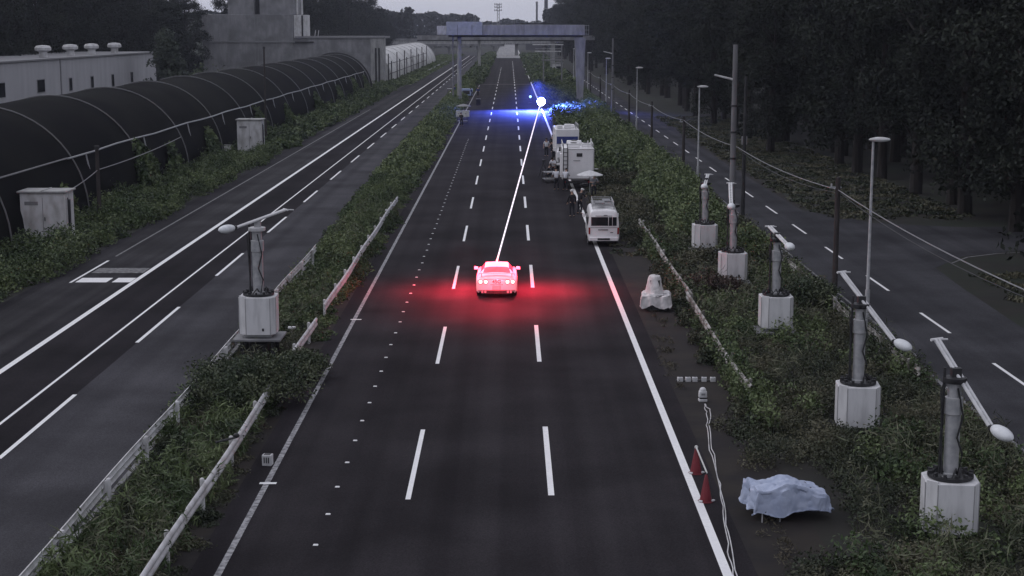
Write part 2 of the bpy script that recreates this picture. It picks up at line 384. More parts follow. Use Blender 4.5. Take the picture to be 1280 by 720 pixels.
for (x, y, side, s) in spots:
    k = random.randrange(5)
    if k in used: o = copy_tree(protos[k])
    else: o = protos[k]; used.add(k)
    o.location = (x, y, -.05); o.rotation_euler = (0, 0, random.uniform(0, 6.28)); sz = s*random.uniform(.92, 1.1); o.scale = (s, s, sz)
    tag(o, 'dark leafy forest tree standing in the wood along the right service road' if side > 0 else 'dark leafy forest tree standing in the wood behind the left-hand buildings', 'tree',
        'trees of the dark wood on the right' if side > 0 else 'trees of the dark wood on the left')
conif = make_tree('conifer_tree', 11.0, 3.6, 1.0, 70, 90, .5, mat('conifer_leaf', (.045, .06, .042), .6, (.024, .034, .024), .8, c3=(.065, .08, .055), s3=.5), 'cone')
conif.location = (-49.6, 228, 0); tag(conif, 'lone bushy pointed tree standing at the right end of the low white building', 'tree')
# far woods on the horizon: nobody could count them
def woods(name, boxes, n, size, m, label):
    Cs = []
    for (x0, x1, y0, y1, hf) in boxes:
        k = int(n*(x1-x0)); x = rng.uniform(x0, x1, k); y = rng.uniform(y0, y1, k)
        hh = np.array([hf(v) for v in x]); z = hh*rng.uniform(0, 1, k)**.6
        Cs.append(np.stack([x, y, z], 1))
    C = np.concatenate(Cs); V, Fq = leaf_quads(C, rng.uniform(.6, 1.4, len(C))*size, up=.3, aspect=.8)
    return tag(np_mesh(name, V, Fq, m), label, 'woods', kind='stuff')
def bump(seed, a, bb): 
    ph = [random.Random(seed+i).uniform(0, 6) for i in range(4)]
    return lambda x: a + bb*(math.sin(x*.09+ph[0]) + .6*math.sin(x*.23+ph[1]) + .5*math.sin(x*.51+ph[2]))
woods('far_woods', [(-230, -48, 760, 800, bump(1, 19.5, 1.6)), (-130, -20, 1000, 1040, bump(2, 20, 1.5)), (-40, 60, 1180, 1230, bump(3, 17, 1.2)), (18, 60, 800, 860, bump(5, 23, 2.0)), (40, 240, 1000, 1050, bump(4, 24, 2.5))], 95, 2.0, mat('far_leaf', (.014, .018, .014), .8, (.008, .011, .009), .1), 'distant dark tree line along the horizon')

# ------------------------------------------------------------------ ground cover
def cover(name, fn, area, dens, nleaf, rr, hh, size, m, label, cat='undergrowth', up=.6, aspect=.5):
    """fn(x,y)-> height factor (0 = nothing); clumps of leaves over the area; leaves grow with distance"""
    x0, x1, y0, y1 = area; n = int((x1-x0)*(y1-y0)*dens); Cs = []; Ss = []
    X = rng.uniform(x0, x1, n); Y = rng.uniform(y0, y1, n)
    for x, y in zip(X, Y):
        f = fn(x, y)
        if f <= 0: continue
        r = rr*random.uniform(.6, 1.3); h = hh*f*random.uniform(.65, 1.25)
        d = rng.normal(size=(nleaf, 3)); d /= np.linalg.norm(d, axis=1, keepdims=True); d[:, 2] = np.abs(d[:, 2])
        q = d*rng.uniform(.5, 1.08, (nleaf, 1))*np.array([r, r, h]); q[:, 2] = np.maximum(q[:, 2], .03)
        Cs.append(q + np.array([x, y, 0])); Ss.append(rng.uniform(.6, 1.4, nleaf)*size)
    C = np.concatenate(Cs); S = np.concatenate(Ss); V, Fq = leaf_quads(C, S, up=up, aspect=aspect)
    return tag(np_mesh(name, V, Fq, m), label, cat, kind='stuff')
def wob(a, b, ph=0.): return math.sin(a*1.3+b*.31+ph)*.5 + math.sin(a*.7-b*.53+ph*2)*.5
def patch(x, y, ph=0.): return .5 + .28*math.sin(x*.9+y*.37+ph) + .28*math.sin(x*.5-y*.21+ph*1.7) + .2*math.sin(x*1.9+y*1.1+ph)
L1 = 'low dark weeds and creepers covering the ground beside the road'
# median
def f_med(x, y):
    c = -8.6-(.35 if y > 95 else 0); w = 1.35 + .2*wob(x, y) + (.4 if y > 95 else max(0, (y-60)/35*.4))
    if abs(x+9.0) < 1.0 and abs(y-55.2) < 1.1: return .15
    return max(0, 1-((x-c)/w)**4)*(.45+.5*patch(x, y, 5) + (.55 if y > 85 else max(0, (y-60)/25*.55)))
# right strip
def f_right(x, y):
    e = 7.1 + .5*wob(x, y) + (.5 if 34 < y < 64 else 0)
    if y < 45: e = 6.3 + .35*wob(x, y)
    if 33 < y < 40.5 and 5.3 < x < 8.3: return 0
    if x < e or x > 14.0: return 0
    if 9.2 < x < 11.2 and any(abs(y-v) < 1.1 for v in (34.9, 44.6, 58.9, 70.6, 81.0)): return .25
    return .45 + .75*max(0, patch(x, y))
cover('undergrowth', f_right, (6, 14.1, 24, 62), 4.2, 150, .42, .62, .085, M_weed, L1+' near right')
cover('undergrowth', f_right, (6, 14.1, 62, 130), 2.8, 90, .5, .66, .15, M_weed, L1+' mid right')
cover('leafy_creeper', lambda x, y: (f_right(x, y) > 0)*(patch(x, y, 2) > .62)*.9, (7.2, 13.6, 24, 82), 2.4, 110, .5, .9, .12, M_leaf, 'leafier green creeper patches among the weeds around the mast cabinets')
def f_hedge(x, y):
    c = 11.4 + .8*math.sin(y*.06) + .3*math.sin(y*.21); w = 2.0 + .5*math.sin(y*.13)
    if y < 84+2*wob(x, y): return 0
    return max(0, 1-((x-c)/w)**2)**.5 * (.8+.35*patch(x, y))
cover('hedge', f_hedge, (8.5, 14.2, 82, 240), 2.2, 130, .65, 1.8, .19, M_leaf_bright, 'long bushy green hedge between the parked trucks and service road', 'hedge')
cover('undergrowth', lambda x, y: (6.3 < x < 14)*(.6+.6*patch(x, y, 4)), (6, 14.1, 125, 330), 1.1, 55, .8, .9, .34, M_leaf, 'far dark green undergrowth beyond the parked trucks')
cover('undergrowth', lambda x, y: .8, (5.6, 14.1, 330, 700), .35, 45, 1.4, 1.6, .8, M_leaf, 'distant green verge under the far bridges', up=.8)
cover('grass', lambda x, y: (.3+.4*patch(x, y, 1)), (5.6, 8.0, 80, 240), 2.5, 40, .4, .5, .18, M_weed, 'low weeds along the edge where the trucks are parked', 'grass')
M_stem = mat('pale_stem', (.13, .13, .085), .7, (.06, .075, .04), 2)
cover('tall_grass', lambda x, y: (f_right(x, y) > .3)*(patch(x, y, 6) > .45)*1.0, (7.0, 14, 26, 84), 1.5, 34, .4, 1.0, .42, M_stem, 'pale tall grass blades standing out of the right-hand weeds', 'grass', up=0, aspect=.07)
cover('tall_grass', lambda x, y: (f_med(x, y) > .35)*(patch(x, y, 4) > .4)*1.0, (-10, -7.3, 26, 110), 2.2, 34, .35, .85, .38, M_stem, 'pale tall grass blades standing out of the median weeds', 'grass', up=0, aspect=.07)
# sparse dry grass tufts on the bare verge
cover('dry_grass', lambda x, y: (abs(x-5.75-.35*math.sin(y*.22)) < .3)*.5*(patch(x, y, 3) > .45), (5.4, 6.8, 30, 78), 5, 26, .2, .35, .12, mat('dry_grass', (.10, .088, .062), .8, (.055, .05, .035), 2), 'sparse dry grass tufts on the bare verge', 'grass', up=0, aspect=.2)
cover('median_weeds', f_med, (-11.2, -6.0, 24, 60), 6.5, 150, .36, .6, .08, M_weed, 'weeds and grass filling the median between two white guardrails')
cover('median_weeds', f_med, (-11.2, -6.0, 58, 120), 4.8, 110, .42, .74, .125, M_leaf, 'green bushes filling the middle stretch of the median')
cover('median_weeds', f_med, (-11.2, -6.0, 118, 330), 2.6, 90, .6, .9, .22, M_leaf_bright, 'green median bushes running towards the gantry')
cover('median_weeds', lambda x, y: .9, (-10, -6.4, 330, 700), .8, 45, 1.0, 1.8, .6, M_leaf, 'distant green median strip beyond the gantry')
cover('tall_grass', lambda x, y: (f_med(x, y) > .3)*1.0, (-10, -7.3, 26, 52), 4.0, 60, .3, .85, .3, M_leaf, 'tall green grass in the near median', 'grass', up=0, aspect=.12)
# left hedge and bank
def f_left(x, y):
    e = -21.9 + .4*wob(x, y) - max(0, (y-250)*.01)
    if x > e or x < -26.4: return 0
    if abs(x+25.2) < 1.5 and abs(y-85.5) < 2.0: return .2
    if abs(x+25) < 1.5 and abs(y-147) < 2: return .2
    return .55 + .75*patch(x, y, 6)
cover('hedge', f_left, (-26.5, -21.4, 55, 150), 2.8, 120, .6, 1.15, .16, M_leaf, 'low dark green hedge along the left road before the tunnel', 'hedge')
cover('hedge', f_left, (-26.5, -21.4, 150, 330), 1.5, 60, .8, 1.1, .34, M_leaf, 'far part of the green hedge along the left road', 'hedge')
cover('grass', lambda x, y: .7*patch(x, y, 8), (-31, -21.4, 330, 720), .7, 45, 1.0, .8, .5, M_leaf_bright, 'green grass bank beside the far white tunnel', 'grass')
cover('undergrowth', lambda x, y: .6*max(0, patch(x, y, 9)), (-42, -27, 300, 330), 1.0, 50, .8, 1.2, .4, M_leaf, 'dark growth at the foot of the concrete building')
# service road far side
cover('grass', lambda x, y: (x > 19.5)*(1 if (y < 74 and x > 21.8+(.0 if y < 60 else .3)) or y > 96 else 0)*(.25+.3*patch(x, y, 2)), (19.5, 29, 44, 210), 1.6, 30, .55, .32, .24, M_weed, 'dim rough grass between the service road and the wood', 'grass')
cover('undergrowth', lambda x, y: .8*(patch(x, y, 7) > .22)*(x > 7.25 or abs(y-51.5) > 2), (6.85, 7.9, 44, 100), 7, 70, .32, .62, .12, M_weed, 'weeds growing up round the right-hand guardrail')
# creepers climbing the tunnel wall
def climbers():
    Cs = []
    for (y, w, h) in ((63, 5, 3.2), (92, 2.5, 2.6), (113, 5.5, 4.0), (122, 3, 3.2), (138, 4, 3.3), (166, 5, 3.7), (186, 4, 3.0), (215, 5, 3.3), (243, 5, 3.2), (268, 6, 3.6), (288, 5, 3.4)):
        n = int(520*w*h/8); u = rng.uniform(-1, 1, n); z = h*rng.uniform(0, 1, n)**.8*(1-.55*np.abs(u)); 
        a = np.arcsin(np.clip((z-.3)/6.6, -1, 1)); x = -33 + 6.72*np.cos(a) + rng.uniform(0, .5, n)
        Cs.append(np.stack([x, y+u*w/2+rng.normal(0, .25, n), np.maximum(z, .1)], 1))
    C = np.concatenate(Cs); V, Fq = leaf_quads(C, rng.uniform(.6, 1.4, len(C))*.34, up=.2)
    tag(np_mesh('climbing_creeper', V, Fq, M_leaf), 'green creeper climbing up the side of the dark tunnel', 'creeper', kind='stuff')
climbers()
def shrub(name, loc, r, h, n, size, m, label, cat='shrub'):
    root = empty(name, loc, 0, label, cat); cs = []
    s = MB()
    for i in range(26):
        a = random.uniform(0, 6.28); q = math.sqrt(random.random())*.8; e = Vector((r[0]*q*math.cos(a), r[1]*q*math.sin(a), h*random.uniform(.45, .85)*(1-.5*q*q)))
        if i % 2 == 0: s.tube([(e.x*.1, e.y*.1, 0), (e.x*.5, e.y*.5, e.z*.7), tuple(e)], .03, 5, [.04, .025, .012])
        k = n//26; d = rng.normal(size=(k, 3)); d /= np.linalg.norm(d, axis=1, keepdims=True); rad = min(r)*.42
        cs.append(np.array(e)[None] + d*rng.uniform(.3, 1.1, (k, 1))*np.array([rad, rad, rad*.6]))
    s.build('stem', M_bark, root)
    C = np.concatenate(cs); C[:, 2] = np.maximum(C[:, 2], .05); V, Fq = leaf_quads(C, rng.uniform(.6, 1.4, len(C))*size, up=.6)
    np_mesh('foliage', V, Fq, m, root); return root
M_bush = mat('bush_leaf', (.040, .058, .030), .6, (.020, .030, .016), 2, c3=(.090, .105, .058), s3=.9)
shrub('spreading_bush', (-8.15, 47.6, 0), (2.0, 2.0), 1.6, 12000, .11, M_bush, 'big dark spreading bush bulging over the median guardrail below the mast', 'bush')
shrub('roadside_bush', (-7.1, 51.6, 0), (.95, 1.7), .95, 5200, .10, M_bush, 'small dark bush leaning onto the road edge right of the median mast', 'bush')
shrub('wild_bush', (12.4, 64.5, 0), (1.3, 1.4), 1.5, 5000, .12, M_bush, 'dark rounded bush beside the third right-hand mast cabinet', 'bush')
shrub('wild_bush', (8.9, 68.0, 0), (1.2, 1.4), 1.1, 4000, .11, mat('brown_leaf', (.075, .05, .04), .7, (.04, .028, .024), 2), 'reddish brown shrub in front of the second mast cabinet', 'bush')
shrub('wild_bush', (12.2, 78.5, 0), (1.5, 2.4), 1.9, 6000, .13, M_leaf_bright, 'bright leafy shrub at the near end of the long hedge', 'bush')

# ------------------------------------------------------------------ guardrails
M_rail_old = mat('stained_rail', (.36, .35, .34), .7, (.10, .095, .08), 1.6, (1, 1, .6), lo=.4, hi=.6)
def guardrail(name, x, y0, y1, label, tilt=0., side=1, droop=None):
    M_white_dirty = M_rail_old if x > 0 else MATS['weathered_white']
    root = empty(name, (x, (y0+y1)/2, 0), 0, label, 'guardrail'); b = MB(); L = y1-y0; n = max(2, int(L/2)); prof = [(0, -.17), (.05, -.12), (.05, -.05), (0, 0), (.05, .05), (.05, .12), (0, .17)]
    vs = []; th = .02
    for i in range(n+1):
        y = -L/2+L*i/n; z = .62 + tilt*(i/n-.5) + (droop(y0+L*i/n) if droop else 0); ox = .03*math.sin(y*.4)
        for (px, pz) in prof: vs.append((ox+side*px, y, z+pz))
        for (px, pz) in reversed(prof): vs.append((ox+side*(px-th)-side*.006, y, z+pz))
    k = 2*len(prof); fs = [(i*k+j, i*k+(j+1) % k, (i+1)*k+(j+1) % k, (i+1)*k+j) for i in range(n) for j in range(k)]
    fs += [tuple(range(k)), tuple(range(n*k+k-1, n*k-1, -1))]
    b.add(vs, fs); b.build('rail', M_white_dirty, root, smooth=50)
    y = -L/2+.8
    while y < L/2:
        p = MB(); p.cyl((-side*.11, y, 0), (-side*.11, y, .80), .057, n=10); p.lathe([(.06, .79), (.05, .82), (.01, .84)], 10, (-side*.11, y, 0)); p.box((-side*.055, y, .62), (.07, .09, .3)); p.build('post', M_white_dirty, root); y += 4
    return root
guardrail('guardrail', -7.40, 24, 47.5, 'near white guardrail on the right side of the median below the bush', side=1)
guardrail('guardrail', -7.40, 52.5, 58.5, 'short white guardrail stretch between the median bushes by the mast', side=1)
guardrail('guardrail', -7.40, 61.5, 102, 'long white guardrail on the right side of the median beyond the mast', side=1)
guardrail('guardrail', -9.90, 24, 62, 'white guardrail along the left road edge of the near median', side=-1)
guardrail('guardrail', -9.90, 64, 79, 'white guardrail piece half sunk in bushes behind the median mast', side=-1)
guardrail('guardrail', 7.55, 64, 90, 'overgrown white guardrail right of the white van', side=-1)
guardrail('guardrail', 7.45, 47, 64.5, 'ivy-covered white guardrail right of the row of white blocks', side=-1, droop=lambda y: -.12*math.sin((y-47)*.18))
guardrail('guardrail', 13.4, 50, 78, 'thin rusted guardrail beside the service road behind the masts', side=1, droop=lambda y: -.1+.08*math.sin(y*.8))
cover('ivy', lambda x, y: (patch(x, y, 1) > (.36 if y < 66 else .5))*1.0, (7.2, 7.95, 44, 92), 10, 48, .28, .95, .13, M_leaf, 'ivy growing over the right-hand guardrail', 'ivy')
cover('ivy', lambda x, y: (patch(x, y, 1) > .35)*1.0, (13.1, 13.8, 48, 80), 4, 40, .25, .8, .13, M_leaf, 'ivy growing over the thin guardrail by the service road', 'ivy')
cover('ivy', lambda x, y: (patch(x, y, 2) > .62)*.9, (-10.2, -9.8, 40, 80), 5, 35, .25, .8, .12, M_leaf, 'ivy growing over the median guardrail on the left road side', 'ivy')

# ------------------------------------------------------------------ street furniture
def lamp_post(X, Y, label, h=7.2, head=-1):
    root = empty('street_lamp', (X, Y, 0), 0, label, 'street lamp', 'street lamps along the service road')
    b = MB(); b.tube([(0, 0, 0), (0, 0, 1.2), (0, 0, 1.25), (0, 0, h)], .08, 10, [.10, .10, .07, .05]); b.build('pole', M_galv, root)
    b = MB(); b.box((0, 0, .04), (.34, .34, .08)); b.build('base_plate', M_conc, root, bevel=.01)
    b = MB(); b.lathe([(.02, 0), (.13, .03), (.17, .09), (.15, .15), (.05, .2)], 14, (head*.28, 0, h-.06), 2.6, 1); b.build('lamp_head', M_white_dirty, root)
    return root
for i, (Y, lab) in enumerate(((62.3, 'tall grey street lamp nearest the camera by the service road'), (120, 'street lamp just left of the big pale power pole'), (179, 'third street lamp from the camera along the service road'),
        (236, 'fourth street lamp from the camera along the service road'), (292, 'street lamp beside the right leg of the concrete gantry'), (350, 'small far street lamp seen under the concrete gantry'))):
    lamp_post(14.5 if i < 5 else 14.2, Y, lab, 7.25, .9)
def power_pole(X, Y, h, r, label, lamp_z=None):
    root = empty('power_pole', (X, Y, 0), 0, label, 'power pole'); b = MB(); b.cyl((0, 0, 0), (0, 0, h), r, r*.7, 16); b.build('pole', mat('pole_concrete', (.20, .20, .21), .8, (.13, .13, .135), 2, (1, 1, .2)), root)
    if lamp_z:
        a = MB(); a.cyl((-.1, 0, lamp_z), (-1.25, -.1, lamp_z+.28), .07, .06, 8); a.build('lamp_arm', M_white_dirty, root)
    for z in (h*.35, h*.5, h*.65):
        c = MB(); c.lathe([(r*1.02, z), (r*1.06, z+.02), (r*1.06, z+.1), (r*1.02, z+.12)], 16); c.build('band', M_dark, root)
    s = MB()
    for i in range(int(h*1.6)): s.cyl((r*.7*(-1)**i, 0, 2+i*.45), ((r+.16)*(-1)**i, 0, 2+i*.45), .012, n=5)
    s.build('step_bolts', M_dark, root)
    return root
power_pole(13.7, 95.7, 10.7, .20, 'tall pale concrete power pole with a small lamp arm', 8.6)
power_pole(13.75, 210, 10.4, .16, 'farther slim power pole beside the third street lamp', 8.4)
pp = empty('dark_pole', (14.15, 94.2, 0), 0, 'slim dark pole standing right against the tall pale power pole', 'pole'); b = MB(); b.cyl((0, 0, 0), (0, 0, 8.8), .13, .09, 10); b.build('shaft', M_dark, pp); b = MB(); b.box((0, 0, 5.0), (.34, .12, .5)); b.build('junction_box', M_grey, pp, bevel=.02)
posts = [(67.5, 5.3, 'dark wooden cable post nearest the camera'), (128, 4.6, 'dark cable post left of the second street lamp'), (157, 4.5, 'dark cable post between second and third street lamps'), (187, 4.5, 'dark cable post just beyond the third street lamp'),
         (217, 4.5, 'fifth dark cable post along the service road'), (247, 4.5, 'sixth dark cable post beside the fourth street lamp'), (277, 4.5, 'farthest dark cable post before the gantry leg')]
M_wood = mat('dark_wood', (.05, .043, .042), .85, (.03, .026, .026), 4, (1, 1, .2))
for (y, h, lab) in posts:
    r_ = empty('cable_post', (14.25, y, 0), 0, lab, 'post', 'dark posts carrying the cable along the service road')
    b = MB(); b.cyl((0, 0, 0), (0, 0, h), .13, .11, 10); b.build('shaft', M_wood, r_)
    b = MB(); b.box((-.1, 0, h-.45), (.5, .08, .07)); b.cyl((-.28, 0, h-.42), (-.28, 0, h-.28), .04, n=8); b.build('bracket', M_galv, r_)
def span(pts, sag, n=10):
    out = []
    for a, c in zip(pts[:-1], pts[1:]):
        for i in range(n): t = i/n; out.append(Vector(a).lerp(Vector(c), t) - Vector((0, 0, sag*4*t*(1-t))))
    return out + [Vector(pts[-1])]
cab = [(14.3, 8, 4.6), (14.3, 38, 4.6), (14.25, 67.5, 4.75), (13.95, 95.7, 4.5), (14.2, 128, 4.3), (14.2, 157, 4.1), (14.2, 187, 4.1), (14.2, 217, 4.1), (14.2, 247, 4.1), (14.2, 277, 4.1)]
b = MB(); b.tube(span(cab, .25), .022, 6); o = tag(b.build('overhead_cable', M_grey), 'long pale cable strung from post to post along the service road', 'cable', kind='thing')
b = MB(); b.tube(span([(x+.12, y, z-.16) for x, y, z in cab[:4]], .42), .016, 6); tag(b.build('overhead_cable', M_dark), 'thinner second cable sagging just below the pale one', 'cable')
# left poles
for (X, Y, h, r, lab) in ((-25.0, 94.6, 4.7, .14, 'short dark pole in the left hedge by the near white cabinet'), (-24.6, 158, 9.9, .11, 'tall thin dark pole in front of the dark tunnel')):
    r_ = empty('utility_pole', (X, Y, 0), 0, lab, 'pole'); b = MB(); b.cyl((0, 0, 0), (0, 0, h), r, r*.75, 10); b.build('shaft', M_wood, r_); b = MB(); b.lathe([(r*.8, h-.25), (r*1.2, h-.22), (r*1.2, h-.05), (r*.3, h)], 10); b.build('cap', M_dark, r_)
b = MB(); b.tube(span([(-25.5, 87.5, 2.35), (-25.0, 94.6, 3.2), (-24.8, 118, 3.6)], .15), .03, 5); tag(b.build('feed_cable', M_grey), 'grey cable running from the near white cabinet along the hedge', 'cable')

# ------------------------------------------------------------------ mast lights
def mast(X, Y, label, tail, head, ydx=(0, 0), bz=.28, bh=1.3, bw=1.22, cz=3.65, twist=0., slab=True, globe_flat=False, group='lamp masts with white cabinets in the right-hand weeds', colr=.17):
    """tail/head: world points of the arm ends"""
    root = empty('lamp_mast', (X, Y, 0), 0, label, 'lamp mast', group)
    if slab:
        b = MB(); b.box((0, 0, bz-.07), (bw*1.32, bw*1.2, .09)); b.build('base_slab', M_conc, root, bevel=.02)
        b = MB()
        for sx in (-1, 1):
            for sy in (-1, 1): b.box((sx*bw*.42, sy*bw*.38, (bz-.13)/2), (.14, .14, bz-.12))
        b.box((0, 0, (bz-.16)/2), (bw*.5, bw*.5, bz-.17)); b.build('footing', M_dark, root)
    b = MB(); b.box((0, 0, bz+.05), (bw*.74, bw*.7, .12)); b.build('plinth_frame', M_galv, root)
    w = bw/2; c = w*.42
    poly = [(-w+c, -w), (w-c*.6, -w), (w, -w+c), (w, w-c), (w-c, w), (-w+c, w), (-w, w-c), (-w, -w+c*.8)]
    tw = Matrix.Rotation(twist, 2); poly = [tuple(tw @ Vector(p)) for p in poly]
    b = MB(); b.prism(poly, bz+.10, bz+bh); cb = b.build('cabinet', M_white, root, bevel=.02, smooth=20)
    q = [Vector(p) for p in poly]
    for i in range(8):     # panel seams on the corners of the facets
        a, d = q[i], q[(i+1) % 8]; n = Vector((d.y-a.y, a.x-d.x)).normalized()*.012
        if i in (0, 1, 2, 7): b = MB(); b.cyl((a.x*1.003, a.y*1.003, bz+.12), (a.x*1.003, a.y*1.003, bz+bh-.02), .012, n=5); b.build('panel_seam', mat('seam_grey', (.30, .30, .31), .6), cb)
        if i == 7: b = MB(); m_ = a.lerp(d, .5); b.box((m_.x*.97, m_.y*.97, bz+bh*.56), ((d-a).length*.9, .05, bh*.95), (0, 0, math.atan2(d.y-a.y, d.x-a.x))); b.build('side_panel', M_white, cb, bevel=.01)
    b = MB(); b.box((w*.35, -w-.006, bz+.30), (.07, .02, .1)); b.build('lock', M_dark, cb)
    b = MB(); b.lathe([(w*.80, bz+bh+.002), (w*.86, bz+bh+.03), (w*.86, bz+bh+.09), (w*.72, bz+bh+.10), (w*.70, bz+bh+.02), (w*.2, bz+bh+.02)], 24)
    for k in range(12):
        a = k*math.pi/6; b.box((w*.78*math.cos(a), w*.78*math.sin(a), bz+bh+.12), (.1, .06, .1), (0, 0, a))
    for k in range(7):
        a = random.uniform(0, 6.28); b.tube([(w*.7*math.cos(a), w*.7*math.sin(a), bz+bh+.05), (w*.45*math.cos(a+.4), w*.45*math.sin(a+.4), bz+bh+.28), (colr*math.cos(a+.8), colr*math.sin(a+.8), bz+bh+.1)], .02, 5)
    b.build('cabinet_ring', M_dark, root)
    z0 = bz+bh
    b = MB(); b.lathe([(colr*1.25, z0+.02), (colr*1.25, z0+.12), (colr, z0+.14), (colr, cz-.75), (colr*1.22, cz-.73), (colr*1.22, cz-.35), (colr*.9, cz-.33), (colr*.9, cz)], 20); b.build('column', M_galv, root)
    b = MB(); b.lathe([(colr*1.5, cz), (colr*1.6, cz+.03), (colr*1.6, cz+.12), (colr*1.1, cz+.14)], 18); b.build('collar', M_dark if not globe_flat else M_white, root)
    b = MB(); b.cyl((-colr*1.55, 0, z0+.1), (-colr*1.4, 0, cz+.35), .035, n=8); b.cyl((-colr*1.3, -.08, z0+.1), (-colr*1.9, -.05, cz-.1), .02, n=6)
    b.tube([(colr*.6, -colr*1.05, z0+.1), (colr*1.1, -colr*1.2, z0+.6), (colr*.3, -colr*1.25, z0+1.0), (colr*1.0, -colr*1.15, z0+1.5), (colr*.2, -colr, cz-.1)], .025, 6); b.build('cable_run', M_dark, root)
    tl = Vector(tail)-Vector((X, Y, 0)); hd = Vector(head)-Vector((X, Y, 0)); ax = (hd-tl).normalized()
    # nearest point of arm to the column axis: yoke
    t = max(.15, min(.8, -(tl.x*ax.x+tl.y*ax.y)/(ax.x**2+ax.y**2+1e-6)/((hd-tl).length))); pv = tl.lerp(hd, t)
    b = MB(); b.tube([(0, 0, cz+.1), (pv.x*.5, pv.y*.5, (cz+.1+pv.z)/2), tuple(pv)], .07, 8); b.box((pv.x*.5, pv.y*.5, cz+.22), (.22, .2, .24)); b.build('yoke', M_dark if not globe_flat else M_galv, root)
    side = ax.cross(Vector((0, 0, 1))).normalized()*.05
    a = MB(); a.cyl(tl+side, hd+side, .045, .04, 8); a.cyl(tl-side, hd-side, .045, .04, 8)
    for k in range(9): m_ = tl.lerp(hd, (k+.5)/9); a.cyl(m_-side, m_+side, .03, n=6)
    ar = a.build('arm', M_white, root)
    e = MB(); e.cyl(tl-side*3.6, tl+side*3.6, .035, n=8); e.cyl(tl, tl+Vector((.28, .1, -.02)), .022, n=6); e.build('end_bracket', M_white, ar)
    e = MB(); e.box(hd+ax*.06, (.13, .13, .13)); e.build('lamp_bracket', M_dark, ar)
    g = MB(); fl = Vector((ax.x, ax.y, 0)).normalized(); lean = -.2 if ax.z < -.3 else 0
    g.ball(hd+ax*.14+fl*.24, (.32, .18, .15), 16, 10, (0, -ax.z*.35, math.atan2(fl.y, fl.x))); g.build('lamp', mat('lamp_globe', (.72, .74, .76), .35), root)
    return root
def arm_px(t, ty, h, hy): return PY(t[0], t[1], ty), PY(h[0], h[1], hy)
masts = [(34.9, 'nearest lamp mast with its arm dipping right at the lower right corner', (1171, 424), 35.5, (1238, 532), 34.0, -.12),
         (44.6, 'second lamp mast from the camera on the right with a dipping arm', (1052, 340), 45.3, (1117, 425), 43.6, -.1),
         (58.9, 'middle lamp mast of the right-hand row with short-looking arm', (962, 283), 60.2, (984, 306), 57.3, .0),
         (70.6, 'lamp mast standing in front of the tall pale power pole', (913, 229), 72.0, (914, 256), 69.0, .05),
         (81.0, 'farthest lamp mast of the right-hand row beside the hedge', (885, 218), 82.4, (881, 232), 79.6, .1)]
for (Y, lab, t, ty, h, hy, tw) in masts:
    a, c = arm_px(t, ty, h, hy); mast(10.2, Y, lab, a, c, twist=tw, slab=Y > 50, bz=.28 if Y > 50 else .1)
a, c = arm_px((357, 262), 55.6, (296, 284), 54.6)
mast(-9.0, 55.15, 'lone lamp mast on a concrete slab in the median with a level arm', a, c, bz=.78, bh=1.45, bw=1.3, cz=4.55, globe_flat=True, group=None, colr=.19)

# ------------------------------------------------------------------ left: cabinets, tunnel, buildings
def cabinet(X, Y, w, d, h, label):
    root = empty('equipment_cabinet', (X, Y, 0), 0, label, 'cabinet')
    b = MB(); b.box((0, 0, .15), (w+.1, d+.1, .3)); b.build('plinth', M_conc, root, bevel=.02)
    b = MB(); b.box((0, 0, .3+(h-.3)/2), (w, d, h-.3)); b.build('body', M_white_dirty, root, bevel=.03)
    b = MB(); b.box((0, 0, h+.05), (w+.24, d+.24, .1)); b.box((0, 0, h+.125), (.06, d+.24, .05)); b.build('roof', M_conc_light, root, bevel=.02)
    b = MB(); b.box((0, -d/2-.004, h*.52), (.03, .01, h*.78)); b.box((-w*.25, -d/2-.006, h*.8), (w*.3, .01, .2)); b.build('door_seam', M_grey, root)
    b = MB(); b.box((w/2+.04, -.2, h*.5), (.09, .3, h*.7)); b.tube([(w/2+.06, -.5, h*.9), (w/2+.12, -.45, h*.6), (w/2+.05, -.4, .3)], .03, 6); b.build('conduit', M_dark, root)
    b = MB(); b.box((.1, -d/2-.02, h*.5), (.04, .04, .2)); b.build('handle', M_dark, root)
    return root
cabinet(-25.4, 85.3, 2.45, 1.7, 2.85, 'large white cabinet with grey roof in the near left hedge')
cabinet(-24.4, 147.5, 2.3, 1.7, 3.2, 'smaller far white cabinet beside the dark tunnel')
b = empty('small_box', (-26.0, 144.8, 0), 0, 'low white box at the left foot of the far cabinet', 'box'); q = MB(); q.box((-.3, 0, .5), (.9, .6, 1.0)); q.build('body', M_white_dirty, b, bevel=.03); q = MB(); q.box((-.3, 0, 1.03), (1.0, .7, .06)); q.build('lid', M_grey, b)

